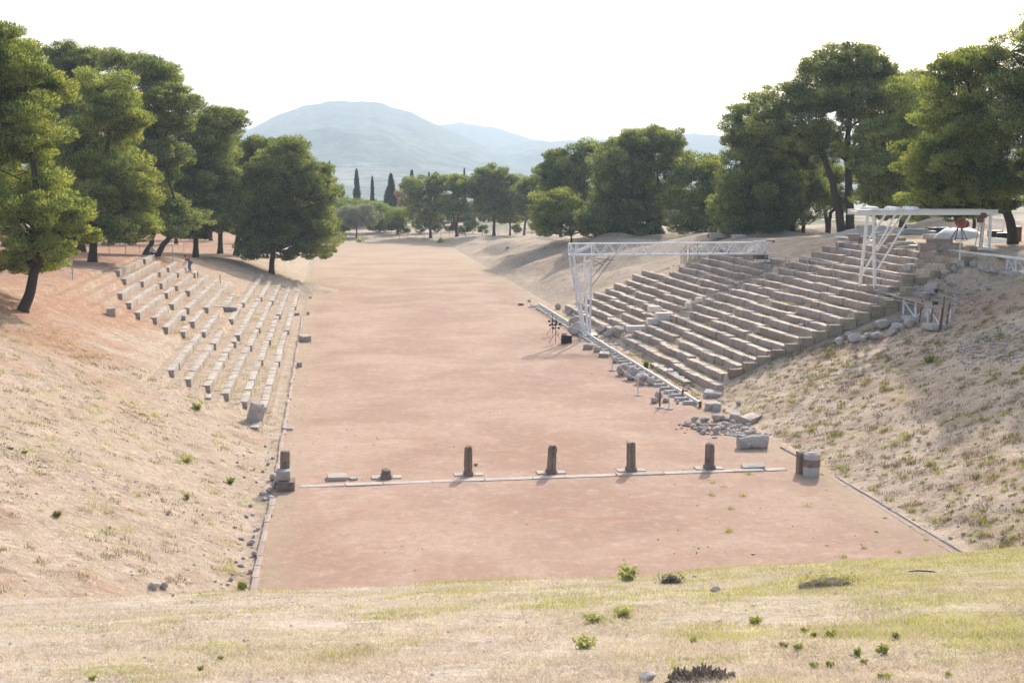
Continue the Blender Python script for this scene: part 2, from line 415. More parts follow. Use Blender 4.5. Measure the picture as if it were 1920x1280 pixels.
M_STUMP = mat_plain('charred_brown_wood', (.24, .185, .14), .95, .35, 0, 14)
M_BARK2 = mat_plain('grey_brown_bark', (.15, .125, .10), .95, .3, 0, 5)
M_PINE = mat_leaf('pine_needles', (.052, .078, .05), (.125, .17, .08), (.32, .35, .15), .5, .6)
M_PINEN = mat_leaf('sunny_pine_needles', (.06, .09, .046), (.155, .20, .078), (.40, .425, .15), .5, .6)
M_CYP = mat_leaf('cypress_foliage', (.018, .030, .014), (.03, .045, .02), (.05, .07, .028), .2, .4)
M_DECID = mat_leaf('fresh_green_leaves', (.10, .145, .055), (.16, .215, .08), (.24, .30, .115), .45, .4)
M_OLIVE = mat_leaf('olive_leaves', (.17, .185, .155), (.25, .26, .22), (.33, .34, .29), .3, .5)
M_AUT = mat_leaf('dry_brown_leaves', (.24, .15, .10), (.36, .24, .15), (.44, .32, .2), .3, .5)
M_SHRUB = mat_leaf('shrub_leaves', (.035, .05, .02), (.06, .085, .03), (.10, .12, .04), .35, .5)
M_WEED = mat_leaf('bright_weed_leaves', (.15, .19, .05), (.24, .29, .075), (.34, .38, .12), .45, 1.5)
M_PALEWEED = mat_leaf('pale_weed_leaves', (.27, .29, .15), (.37, .39, .21), (.46, .46, .28), .45, 1.5)
M_DRYGRASS = mat_leaf('dry_grass_blades', (.42, .34, .25), (.62, .53, .42), (.76, .68, .56), .42, 1.2, (1, .97, .88))
M_GRNGRASS = mat_leaf('green_yellow_grass_blades', (.22, .24, .09), (.33, .33, .13), (.43, .42, .19), .4, 1.2)
M_TUSS = mat_leaf('olive_tussock_blades', (.15, .145, .065), (.24, .22, .10), (.34, .29, .14), .35, 1.2)
M_BROWNT = mat_leaf('brown_dry_tussock_blades', (.17, .125, .08), (.28, .21, .14), (.40, .32, .22), .3, 1.2, (1, .97, .9))
M_SKIN = mat_plain('skin', (.42, .25, .18), .6, .05)
M_HAIR = mat_plain('dark_hair', (.03, .022, .018), .7, .1)
M_BLUE = mat_plain('pale_blue_shirt', (.42, .52, .68), .9, .08)
M_PINK = mat_plain('crimson_top', (.42, .05, .08), .9, .08)
M_JEAN = mat_plain('blue_denim', (.13, .18, .30), .9, .1)
M_ROPE = mat_plain('pale_rope', (.6, .57, .52), .8, .1)


# ------------------------------------------------------------------ haze over everything
hz = MB(); hz.box((0, 3300, 140), (10400, 7400, 380))
ho = hz.build('haze', None); tag(ho, kind='stuff')
hm, hn = mat_new('haze_air'); vo = hn.nodes.new('ShaderNodeVolumePrincipled'); mo = hn.nodes.new('ShaderNodeOutputMaterial')
vo.inputs['Color'].default_value = (.71, .865, 1.0, 1); vo.inputs['Density'].default_value = .00030; vo.inputs['Anisotropy'].default_value = 0.0
hn.links.new(vo.outputs[0], mo.inputs['Volume']); ho.data.materials.append(hm)

# ------------------------------------------------------------------ ground, track, hills
def axis(segs):
    out = []
    for a, b, st in segs: out.append(np.arange(a, b, st))
    return np.concatenate(out)
def expo(a, b, n): return a+(b-a)*(np.linspace(0, 1, n)**2.6)
gx = np.concatenate([-expo(45, 5000, 34)[::-1], np.arange(-44, -14.6, .4), np.arange(-14.6, -.5, .093), np.arange(-.5, 22.5, .5), np.arange(22.6, 40, .088), np.arange(40, 78, .4), expo(78.2, 5000, 34)])
gy = np.concatenate([-expo(1, 300, 8)[::-1], np.arange(0, 8, .5), np.arange(8, 34, .14), np.arange(34, 62, .3), np.arange(62, 69.5, .15), np.arange(69.5, 117, .33), np.arange(117, 262, 1.0), expo(262.5, 6900, 50)])
GX, GY = np.meshgrid(gx, gy); GZ = hgt(GX, GY)
on = (GX > -.3)&(GX < 22.6)&(GY > 35)&(GY < 232); GZ = np.where(on, GZ-.03, GZ)
V = np.stack([GX, GY, GZ], -1).reshape(-1, 3); nx_, ny_ = len(gx), len(gy)
I = (np.arange(ny_-1)[:, None]*nx_+np.arange(nx_-1)[None]).ravel()
tag(link('ground', np_mesh('ground', V, np.stack([I, I+1, I+1+nx_, I+nx_], 1), 4, True), MG), kind='structure')
# the running track, a thin sheet with a ragged far end
tx = np.linspace(-.02, 22.3, 60); ty = np.concatenate([np.arange(34, 70, .4), np.arange(70, 231.5, 1.2)])
TX, TY = np.meshgrid(tx, ty)
V = np.stack([TX+np.where(TX < 1, .08*vnoise(TY*.8, TY*0), 0), TY, .004+.02*fbm(TX*.3, TY*.3, s=21)*ss(0, 1.5, TX-.12)*ss(0, 1.5, 22.3-TX)], -1).reshape(-1, 3)
I = (np.arange(len(ty)-1)[:, None]*60+np.arange(59)[None]).ravel()
tag(link('running_track', np_mesh('running_track', V, np.stack([I, I+1, I+61, I+60], 1), 4, True), MT), kind='structure')

def hill(name, sil, D, back, x0, x1, seed, base0=.45):
    px = np.linspace(x0, x1, 420); S = np.interp(px, [a for a, b in sil], [b for a, b in sil])
    S = S + 1.0*vnoise(px*.05, px*0, s=seed) + .5*vnoise(px*.25, px*0, s=seed+1)
    dd = np.concatenate([np.linspace(base0*D, D, 150), np.linspace(D*1.01, D*back, 30)])
    PX, DD = np.meshgrid(px, dd); SS, _ = np.meshgrid(S, dd)
    ang = YAW+np.arctan((PX-960)/FPX); wd = DD
    top = CH + (329-SS)/FPX*D + 0
    z0 = -26.0
    t = np.where(DD <= D, (DD/D-base0)/(1-base0), 1-(DD/D-1)/(back-1))
    prof = np.where(DD <= D, t**1.25, np.clip(t, 0, 1)**.8)
    Xw = CX+wd*np.tan(ang-YAW)*math.cos(YAW)+wd*math.sin(YAW); Yw = wd*math.cos(YAW)-wd*np.tan(ang-YAW)*math.sin(YAW)
    k = 4*np.clip(prof, 0, 1)*(1-np.clip(prof, 0, 1))
    Zw = z0+(top-z0)*prof + k*(26*fbm(Xw*.0035, Yw*.0035, s=seed+5, o=4)) + 3.5*fbm(Xw*.02, Yw*.02, s=seed+9, o=2)*np.clip(prof*4, 0, 1)
    V = np.stack([Xw, Yw, Zw], -1).reshape(-1, 3); n = len(px); I = (np.arange(len(dd)-1)[:, None]*n+np.arange(n-1)[None]).ravel()
    tag(link(name, np_mesh(name, V, np.stack([I, I+1, I+1+n, I+n], 1), 4, True), MH), kind='structure')
hill('hill', [(-600, 330), (0, 300), (250, 285), (400, 268), (470, 247), (520, 222), (575, 202), (620, 195), (680, 193), (720, 198), (770, 214), (830, 240), (880, 262), (940, 285), (1000, 300), (1200, 322), (1500, 335)], 4000, 1.3, -600, 1500, 3, .42)
hill('hill', [(600, 300), (740, 262), (820, 238), (865, 232), (920, 240), (980, 258), (1040, 272), (1200, 295), (1400, 320)], 5900, 1.12, 600, 1400, 23, .6)
hill('hill', [(500, 345), (900, 285), (940, 276), (1000, 267), (1100, 264), (1180, 257), (1290, 253), (1370, 258), (1500, 258), (1700, 262), (1900, 270), (2500, 300)], 4900, 1.25, 500, 2500, 43, .5)

# ------------------------------------------------------------------ foliage
def soup(name, C, A, B, parent, mat):
    """triangles with centre C, half axes A (long) and B (wide)"""
    n = len(C); V = np.empty((n, 3, 3), np.float32)
    V[:, 0] = C-A*.5-B; V[:, 1] = C-A*.5+B; V[:, 2] = C+A
    me = np_mesh(name, V.reshape(-1, 3), np.arange(n*3), 3)
    return link(name, me, mat, parent)
def unit(r, n):
    v = r.normal(size=(n, 3)); return v/np.linalg.norm(v, axis=1, keepdims=True)
def crown_cloud(r, lobes, tri, dens=2.4, flat=.66, pmax=1.2, pfac=.44, core=True):
    """lobes: list of (centre, (a, b, c)). Returns arrays C, A, B and the list of puff centres."""
    Cs, As, Bs, PC = [], [], [], []
    for c, (a, b, h) in lobes:
        pr0 = float(np.clip(pfac*min(a, h)+.12, .30, pmax))
        S = 4*math.pi*(((a*b)**1.6+(a*h)**1.6+(b*h)**1.6)/3)**(1/1.6)
        n = int(np.clip(S/(math.pi*pr0*pr0)*.86, 5, 60))
        d = unit(r, n*2); d = d[d[:, 2] > -.7][:n]
        rad = r.uniform(.70, 1.20, len(d))
        pc = np.array(c)[None]+d*rad[:, None]*np.array([a-pr0*.4, b-pr0*.4, h-pr0*.3]).clip(.1)
        pr = pr0*r.uniform(.35, 1.3, len(d))
        for p, q in zip(pc, pr):
            m = int(dens*4*math.pi*q*q*.55/(tri*tri*.34))
            nd = unit(r, m); nd[:, 2] = nd[:, 2]*.8+.30
            rr = q*r.uniform(.35, 1.22, m)**.6
            an = np.array([r.uniform(.85, 1.25), r.uniform(.85, 1.25), flat*r.uniform(.8, 1.25)])
            C = p+nd*rr[:, None]*an
            ax = nd*.75+unit(r, m)*.6+np.array([0, 0, .38])
            ax /= np.linalg.norm(ax, axis=1, keepdims=True)
            L = tri*r.uniform(.6, 1.35, m)
            bx = np.cross(ax, unit(r, m)); bx /= np.linalg.norm(bx, axis=1, keepdims=True)+1e-9
            Cs.append(C); As.append(ax*L[:, None]*.62); Bs.append(bx*(L*r.uniform(.13, .24, m))[:, None]); PC.append((p, q))
    return np.concatenate(Cs), np.concatenate(As), np.concatenate(Bs), PC
def limb(mb, a, b, r0, r1, r, sag=.08, n=5, sides=6):
    a, b = Vector(a), Vector(b); L = (b-a).length; pts = []; rad = []
    off = Vector((r.normal(), r.normal(), r.normal()*.6+.7))*sag*L
    for i in range(n+1):
        t = i/n; pts.append(a.lerp(b, t)+off*(4*t*(1-t))*.5+Vector(r.normal(size=3)*.02*L*(0 < i < n))); rad.append(r0+(r1-r0)*t)
    mb.tube(pts, rad, sides, cap=False); return pts
def pine(base_px, lobes_px, label, seed, group, D=None, trunk_px=None, mat=None, tri=None, dens=1.75, rb=None, deep=True, name='pine_tree', bark=None, ground=None, flat=.66, split=None):
    r = rng(seed)
    if D is None: base = at(*base_px)
    else: base = atd(base_px[0], base_px[1], D); base.z = g(base.x, base.y)
    if ground is not None: base.z = ground
    D = depth(base); s = D/FPX
    root = empty(name, base, label, 'tree', group)
    if tri is None: tri = float(np.clip(.15*(D/70)**.7, .12, .42))
    xs = [l[0]-l[2] for l in lobes_px]+[l[0]+l[2] for l in lobes_px]; W = (max(xs)-min(xs))*s
    L = []
    for (x, y, a, c) in lobes_px:
        o = r.normal()*.08*W
        L.append((np.array(atd(x, y, D+o)), (a*s*1.09, a*s*r.uniform(.85, 1.1), c*s*1.13)))
    main = list(L)
    if deep:
        fwv = np.array([math.sin(YAW), math.cos(YAW), 0])
        for i, (c, (a, b, h)) in enumerate(main):
            if a < .6: continue
            k = .27*W*r.uniform(.8, 1.2)
            L.append((c+fwv*k+r.normal(size=3)*.25, (a*.82, b*.82, h*.82)))
            if i % 2: L.append((c-fwv*k*.8+r.normal(size=3)*.25-np.array([0, 0, .1*h]), (a*.7, b*.7, h*.7)))
    C, A, B, PC = crown_cloud(r, L, tri, dens, flat=flat)
    b3 = np.array(base)
    soup('crown', C-b3, A, B, root, mat or M_PINE)
    # trunk and limbs
    top = max(c[2]+h*.4 for c, (a, b, h) in main)-base.z
    rb = rb or max(.12, .026*top)
    mb = MB(); lines = []
    if trunk_px is None:
        mx = float(np.mean([l[0] for l in lobes_px])); my = min(l[1] for l in lobes_px)
        trunk_px = [[(base_px[0], base_px[1]), (base_px[0]*.75+mx*.25, base_px[1]*.7+my*.3), (mx, my*.75+base_px[1]*.25), (mx, my+8)]]
    for tp in trunk_px:
        P = [Vector(atd(x, y, D))-base for x, y in tp]
        P[0] = Vector((P[0].x, P[0].y, -.25))
        pts = []
        for i in range(len(P)-1):
            for t in (0, .25, .5, .75): pts.append(P[i].lerp(P[i+1], t))
        pts.append(P[-1])
        sm = [pts[0]]+[(pts[i-1]+pts[i]*2+pts[i+1])/4 for i in range(1, len(pts)-1)]+[pts[-1]]
        n = len(sm); rr = [rb*(1.35 if i == 0 else 1.0)*(1-.82*i/(n-1)) for i in range(n)]
        sm = [p+Vector(r.normal(size=3)*.04)*(i > 1) for i, p in enumerate(sm)]
        mb.tube(sm, rr, 9); lines += [(p, q) for p, q in zip(sm, rr)]
    low = min(c[2]-h for c, (a, b, h) in main)-base.z
    for c, (a, b, h) in L:
        tgt = Vector(c-b3)
        cand = [(p, q) for p, q in lines if p.z < tgt.z-.05*top and p.z > .16*top] or [k for k in lines if k[0].z > .16*top][:2]
        p, q = min(cand, key=lambda k: (k[0]-tgt).length+abs(k[0].z-(tgt.z-.35*(k[0]-tgt).length))*.8)
        limb(mb, p, tgt, min(q*.6, rb*.45), rb*.12, r)
    step = max(1, len(PC)//90)
    LC = [Vector(c-b3) for c, _ in L]
    for p, q in PC[::step]:
        t = Vector(p-b3); c = min(LC, key=lambda k: (k-t).length)
        limb(mb, c, t, rb*.13, rb*.05, r, n=3, sides=4)
    mb.build('trunk', bark or M_BARK, root, True)
    return root

GL, GR_, GM = 'pines along the left bank', 'pines along the right bank', 'pines round the far end of the track'
# --- left side
pine((40, 582), [(15, 88, 46, 36), (10, 125, 60, 40), (40, 165, 70, 50), (45, 250, 66, 55), (25, 330, 80, 55), (110, 388, 46, 38), (30, 410, 75, 50), (75, 470, 55, 34), (-50, 200, 80, 120), (-60, 400, 80, 80), (118, 432, 36, 20), (20, 500, 60, 20)],
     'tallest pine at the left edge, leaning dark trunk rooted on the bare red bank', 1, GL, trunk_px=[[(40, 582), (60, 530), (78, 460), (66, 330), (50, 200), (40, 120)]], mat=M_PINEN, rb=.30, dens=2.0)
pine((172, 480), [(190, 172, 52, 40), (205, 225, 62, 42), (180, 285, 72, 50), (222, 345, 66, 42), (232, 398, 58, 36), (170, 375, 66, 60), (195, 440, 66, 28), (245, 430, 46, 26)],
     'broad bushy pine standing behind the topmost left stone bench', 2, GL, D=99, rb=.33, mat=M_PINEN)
pine((292, 480), [(235, 122, 48, 26), (290, 140, 44, 30), (300, 190, 60, 32), (322, 186, 44, 22), (320, 240, 34, 26), (298, 285, 44, 26), (255, 240, 50, 60), (325, 292, 30, 20), (290, 330, 40, 26), (250, 340, 50, 60), (300, 390, 44, 36), (345, 420, 36, 26)],
     'tall open pine with two leaning trunks behind the seated visitor', 3, GL, D=118, trunk_px=[[(292, 480), (306, 458), (332, 432), (330, 380), (300, 280), (270, 160)], [(268, 476), (283, 455), (292, 420), (280, 330), (250, 200)]], dens=1.7, rb=.30)
pine((150, 470), [(112, 98, 36, 16), (140, 125, 46, 24), (100, 150, 50, 40), (165, 110, 34, 18), (90, 250, 60, 80), (120, 380, 60, 60), (145, 200, 52, 60), (130, 300, 50, 60)],
     'sparse pine top showing above the bushy pine near the left edge', 4, GL, D=128, dens=1.5)
pine((366, 462), [(412, 222, 46, 20), (385, 252, 52, 32), (402, 300, 48, 38), (368, 345, 70, 46), (416, 345, 34, 40), (402, 398, 50, 38), (325, 385, 48, 52), (355, 430, 54, 26), (318, 420, 30, 30)],
     'dark dense pine in the middle of the left row', 5, GL, D=135, rb=.3)
pine((412, 457), [(420, 300, 40, 50), (440, 370, 40, 50), (400, 420, 60, 20)], 'pine half hidden behind the dark dense pine of the left row', 6, GL, D=158)
pine((442, 472), [(500, 274, 42, 15), (522, 266, 18, 8), (478, 300, 46, 30), (460, 345, 30, 50), (455, 420, 26, 40)],
     'pine with a flat top directly behind the round pine by the track', 7, GL, D=150)
pine((508, 500), [(540, 292, 46, 26), (492, 325, 44, 28), (540, 340, 58, 42), (590, 335, 32, 32), (614, 365, 20, 20), (505, 385, 58, 46), (572, 395, 50, 44), (480, 430, 40, 36), (540, 440, 60, 38), (590, 440, 34, 40), (565, 478, 46, 14), (478, 470, 30, 20)],
     'round full pine nearest the left edge of the track', 8, GL, D=142, trunk_px=[[(508, 500), (512, 470), (520, 430), (530, 350), (540, 290)]], rb=.34)
for i, (bx, by, D, lb) in enumerate([(205, 458, 175, 'furthest left of the slim pines seen between the trunks'), (330, 452, 185, 'slim pine seen beyond the two leaning trunks'), (395, 450, 210, 'slim pine beyond the dark dense pine'), (560, 447, 215, 'slim pine glimpsed behind the round pine by the track'), (60, 462, 160, 'slim pine behind the tallest pine at the left edge'), (20, 470, 120, 'shaded pine filling in behind the left edge')]):
    pine((bx, by), [(bx-8, 330, 34, 30), (bx+10, 370, 40, 30), (bx, 405, 30, 24)], lb, 40+i, GL, D=D, dens=1.8, deep=True)
# --- right side
pine((1583, 446), [(1590, 108, 50, 24), (1548, 140, 46, 30), (1636, 140, 42, 34), (1668, 172, 34, 32), (1598, 160, 60, 36), (1465, 190, 46, 28), (1505, 205, 46, 34), (1550, 225, 50, 34), (1640, 215, 40, 20), (1565, 285, 46, 34), (1500, 255, 40, 30), (1440, 235, 40, 26), (1625, 250, 30, 16), (1530, 180, 50, 34), (1590, 185, 84, 28), (1535, 262, 50, 26), (1600, 128, 62, 28), (1650, 200, 44, 26)],
     'tallest open crowned pine on the right with forked dark trunks', 11, GR_, D=119, trunk_px=[[(1580, 446), (1570, 380), (1548, 300), (1520, 245), (1480, 200)], [(1594, 446), (1592, 350), (1590, 260), (1600, 180), (1595, 120)]], rb=.44, dens=1.8, deep=False)
pine((1485, 448), [(1415, 218, 42, 30), (1400, 262, 44, 34), (1442, 285, 66, 46), (1425, 340, 72, 46), (1395, 385, 50, 36), (1452, 392, 62, 44), (1408, 428, 46, 22), (1475, 345, 30, 40), (1385, 440, 46, 16), (1440, 425, 40, 22)],
     'wide drooping pine left of the forked pine', 12, GR_, D=127, trunk_px=[[(1485, 448), (1488, 410), (1520, 380), (1500, 330), (1450, 260)]], rb=.3, mat=M_PINE)
pine((1552, 446), [(1545, 350, 40, 30), (1560, 380, 34, 24), (1530, 330, 40, 30)], 'small forked pine under the tallest right pine', 13, GR_, D=137, trunk_px=[[(1552, 446), (1550, 410), (1540, 380), (1535, 350)], [(1552, 440), (1556, 405), (1568, 380), (1572, 360)]], rb=.28)
pine((1695, 446), [(1690, 190, 40, 40), (1700, 240, 44, 34), (1655, 272, 50, 34), (1640, 318, 46, 40), (1676, 345, 52, 40), (1640, 372, 42, 28)],
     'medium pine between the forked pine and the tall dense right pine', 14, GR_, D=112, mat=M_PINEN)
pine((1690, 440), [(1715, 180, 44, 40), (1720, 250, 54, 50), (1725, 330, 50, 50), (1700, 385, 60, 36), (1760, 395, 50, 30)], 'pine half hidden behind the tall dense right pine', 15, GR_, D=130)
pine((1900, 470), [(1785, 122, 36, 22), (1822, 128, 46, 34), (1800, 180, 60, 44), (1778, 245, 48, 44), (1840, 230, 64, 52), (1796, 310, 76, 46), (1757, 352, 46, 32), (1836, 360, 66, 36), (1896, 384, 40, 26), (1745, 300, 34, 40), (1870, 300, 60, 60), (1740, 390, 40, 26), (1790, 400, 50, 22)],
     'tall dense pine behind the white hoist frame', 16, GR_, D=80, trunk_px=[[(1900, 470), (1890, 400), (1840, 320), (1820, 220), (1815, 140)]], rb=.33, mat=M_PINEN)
pine((1950, 480), [(1895, 98, 46, 26), (1905, 160, 50, 50), (1915, 250, 50, 60), (1925, 340, 46, 50), (1960, 180, 50, 70)],
     'tall pine cut by the right edge of the view', 17, GR_, D=77, rb=.3)
pine((1238, 446), [(1222, 262, 54, 20), (1165, 275, 36, 18), (1225, 298, 58, 36), (1158, 312, 42, 38), (1200, 350, 66, 42), (1268, 300, 20, 32), (1152, 370, 36, 38), (1240, 378, 36, 30), (1188, 418, 56, 26), (1175, 345, 50, 40), (1190, 436, 44, 14), (1120, 415, 44, 24)],
     'big round topped pine grove tree above the truss crane', 18, GR_, D=162, trunk_px=[[(1238, 446), (1237, 400), (1235, 340), (1222, 280)], [(1216, 447), (1214, 400), (1200, 350)], [(1150, 450), (1138, 425), (1150, 380)]], rb=.34)
pine((1120, 449), [(1108, 288, 36, 20), (1062, 318, 38, 26), (1102, 335, 46, 36), (1055, 355, 42, 30), (1042, 292, 20, 12), (1020, 330, 24, 20), (1110, 385, 40, 34)],
     'middle pine of the clump sloping down towards the far end', 19, GR_, D=182)
pine((1072, 453), [(1050, 384, 46, 22), (1028, 408, 32, 24), (1080, 412, 46, 28), (1122, 428, 38, 18), (1040, 435, 30, 10)],
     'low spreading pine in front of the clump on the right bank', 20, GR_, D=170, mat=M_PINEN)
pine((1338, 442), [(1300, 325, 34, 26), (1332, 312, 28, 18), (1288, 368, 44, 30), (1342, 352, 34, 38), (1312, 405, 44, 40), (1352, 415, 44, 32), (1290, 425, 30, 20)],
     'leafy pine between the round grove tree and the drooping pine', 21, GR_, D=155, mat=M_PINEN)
pine((1440, 446), [(1380, 420, 40, 24), (1440, 425, 50, 18), (1360, 390, 30, 30)], 'low dark pine at the foot of the drooping pine', 22, GR_, D=134)
for i, (bx, by, D, lb) in enumerate([(1506, 449, 130, 'thin trunked pine right of the drooping pine'), (1826, 440, 112, 'thin straight trunked pine behind the hoist frame beam'), (1640, 440, 150, 'distant pine seen beneath the white beam'), (1760, 436, 165, 'distant pine beyond the sand heap')]):
    pine((bx, by), [(bx-8, 330, 40, 30), (bx+10, 365, 44, 26), (bx, 300, 30, 24)], lb, 60+i, GR_, D=D, dens=1.6)
# one more of the row just outside the view, its shade falls on the right slope
pine((2035, 470), [(1990, 60, 60, 50), (2050, 130, 90, 70), (2010, 220, 90, 70), (2060, 320, 90, 70), (1990, 380, 50, 40)], 'pine just past the right edge whose shade falls on the slope', 18, GR_, D=80, rb=.3)
pine((2150, 500), [(2130, 40, 80, 70), (2170, 150, 100, 80), (2130, 260, 100, 80)], 'second pine past the right edge shading the slope', 28, GR_, D=74, rb=.3)
# --- far end
pine((807, 440), [(800, 352, 36, 20), (838, 346, 32, 18), (785, 388, 24, 28), (822, 384, 30, 24), (800, 412, 24, 14)], 'leftmost pine of the far clump', 31, GM, D=246)
pine((856, 440), [(872, 358, 32, 22), (852, 392, 28, 22), (860, 345, 24, 14)], 'thin far pine with a bare forked trunk', 32, GM, D=240, trunk_px=[[(856, 440), (858, 405), (874, 375)], [(858, 425), (848, 400), (846, 370)]], dens=1.4)
pine((926, 440), [(926, 328, 34, 16), (935, 350, 46, 20), (902, 350, 28, 22), (925, 385, 34, 28), (950, 395, 26, 24)], 'domed tallest pine of the far clump', 33, GM, D=238)
pine((956, 441), [(962, 375, 28, 20), (952, 408, 22, 14)], 'small pine right of the domed far pine', 34, GM, D=244, dens=1.5)
pine((982, 441), [(978, 362, 26, 18), (988, 392, 24, 24), (1004, 348, 24, 18), (1010, 385, 20, 20)], 'far pine with a straight pale trunk', 35, GM, D=232, bark=M_BARK2)
def conifer(x, top, bot, hw, D, label, seed, cone=False, mat=None, name='cypress_tree', grp='cypresses beyond the far end'):
    r = rng(seed); base = atd(x, bot, D); base.z = g(base.x, base.y); s = D/FPX
    tip = atd(x, top, D).z-base.z; root = empty(name, base, label, 'tree', grp)
    n = int(9000 if cone else 6000); t = r.random(n)**.9; a = r.uniform(0, 2*math.pi, n)
    wd = hw*s*(np.clip((1-t)*1.15, 0, 1)**(.8 if cone else .55))*np.clip(t*14, .3, 1)
    wd = wd*(.82+.30*vnoise(a*1.6, t*(9 if cone else 14), s=seed))
    rad = wd*r.uniform(.6, 1.05, n)
    C = np.stack([rad*np.cos(a), rad*np.sin(a), .5+t*(tip-.5)], 1)
    ax = np.stack([np.cos(a)*(.9 if cone else .35), np.sin(a)*(.9 if cone else .35), np.ones(n)*(.35 if cone else 1)], 1)+unit(r, n)*.5
    ax /= np.linalg.norm(ax, axis=1, keepdims=True); L = .5*r.uniform(.6, 1.3, n)*(1.1 if cone else .8)
    bx = np.cross(ax, unit(r, n)); bx /= np.linalg.norm(bx, axis=1, keepdims=True)
    soup('crown', C, ax*L[:, None]*.6, bx*(L*.22)[:, None], root, mat or M_CYP)
    MB().tube([(0, 0, -.2), (0, 0, tip*.5), (0, 0, tip*.95)], [.22, .14, .03], 7).build('trunk', M_BARK, root, True)
conifer(670, 317, 424, 10, 330, 'tallest slim cypress against the hill', 71)
conifer(699, 331, 424, 6, 332, 'narrow cypress just right of the tallest slim one', 72)
conifer(734, 326, 424, 19, 325, 'broad cone shaped dark conifer against the hill', 73, True, name='conifer_tree')
conifer(773, 320, 424, 12, 345, 'cone shaped conifer behind the brown leaved tree', 74, True, name='conifer_tree')
conifer(620, 303, 424, 5, 330, 'thin cypress beside the round pine by the track', 75)
conifer(608, 305, 424, 11, 350, 'ragged conifer half behind the round pine by the track', 76, True, name='conifer_tree')
conifer(805, 323, 424, 6, 350, 'cypress tip left above the far pines', 77)
conifer(818, 323, 424, 7, 340, 'blunt dark conifer top above the far pines', 78, True, name='conifer_tree')
conifer(871, 316, 424, 5, 335, 'lone cypress tip above the middle of the far pines', 79)
GD = 'leafy trees beyond the fence'
def leafy(bx, by, lobes, label, seed, D, mat, name, **k): return pine((bx, by), lobes, label, seed, GD, D=D, mat=mat, name=name, bark=M_BARK2, flat=.9, tri=.36, rb=.2, **k)
leafy(625, 438, [(618, 405, 30, 24), (645, 412, 26, 22), (600, 410, 22, 26)], 'fresh green tree at the left end of the far grove', 81, 262, M_DECID, 'broadleaf_tree')
leafy(668, 443, [(655, 412, 24, 18), (682, 412, 26, 20), (668, 402, 24, 12)], 'grey olive tree with a round crown in the far grove', 82, 246, M_OLIVE, 'olive_tree')
leafy(712, 438, [(700, 400, 26, 18), (716, 412, 24, 22)], 'fresh green tree just right of the grey olive', 83, 264, M_DECID, 'broadleaf_tree')
leafy(745, 437, [(744, 408, 17, 18), (742, 420, 16, 12)], 'small round green tree left of the far pines', 84, 258, M_DECID, 'broadleaf_tree')
leafy(762, 430, [(760, 372, 15, 18), (766, 390, 18, 16)], 'dry brown leaved tree between the conifers', 85, 300, M_AUT, 'broadleaf_tree')
leafy(640, 430, [(640, 392, 40, 14), (690, 392, 30, 12)], 'wide pale green tree behind the olive', 86, 290, M_DECID, 'broadleaf_tree')
sh = [(632, 440, 12), (648, 442, 10), (700, 436, 14), (728, 436, 16), (742, 436, 12), (792, 436, 14), (820, 436, 16), (843, 434, 14), (872, 436, 13), (905, 438, 9), (886, 434, 12), (1005, 438, 12), (762, 440, 7), (968, 440, 9)]
pl = ['at the left end of', 'second from the left in', 'below the green tree in', 'left of the small round green tree in', 'under the small round green tree in', 'left of the leftmost pine in', 'right of the leftmost pine in', 'before the bare forked trunk in', 'right of the bare forked trunk in', 'alone before the domed pine in', 'left of the domed pine in', 'at the right end of', 'lowest and smallest in', 'between the two right pines in']
for i, ((x, y, hw), q) in enumerate(zip(sh, pl)):
    r = rng(300+i); b = atd(x, y, 256+i % 4*4); b.z = g(b.x, b.y); s = depth(b)/FPX
    rt = empty('shrub', b, 'dark rounded shrub '+q+' the far grove', 'shrub', 'dark shrubs under the far trees')
    C, A, B, _ = crown_cloud(r, [((0, 0, hw*s*.8), (hw*s, hw*s, hw*s*.9))], .32, 2.2, flat=.9)
    soup('foliage', C, A, B, rt, M_SHRUB)
    MB().tube([(0, 0, -.2), (.05, 0, hw*s*.9)], [.07, .02], 6).build('stem', M_BARK2, rt, True)
# far off scrub woodland on the plain below the hill: nobody could count it
r = rng(900); n = 2600
D = 330+r.random(n)**1.5*1900; px = r.uniform(250, 1500, n); cx_ = CX+D*(np.sin(YAW)+(px-960)/FPX*np.cos(YAW)); cy_ = D*(np.cos(YAW)-(px-960)/FPX*np.sin(YAW))
cz_ = hgt(cx_, cy_); k = 70; sz = r.uniform(1.6, 4.2, n)
d = unit(r, n*k).reshape(n, k, 3); d[..., 2] = np.abs(d[..., 2])*.9+.15
C = np.stack([cx_, cy_, cz_], 1)[:, None]+d*sz[:, None, None]*r.uniform(.7, 1, (n, k, 1))
C = C.reshape(-1, 3); ax = unit(r, n*k); bx = np.cross(ax, unit(r, n*k)); L = np.repeat(sz, k)[:, None]
tag(soup('distant_scrub', C, ax*L*.32, bx*L*.16, None, M_SHRUB), kind='stuff')

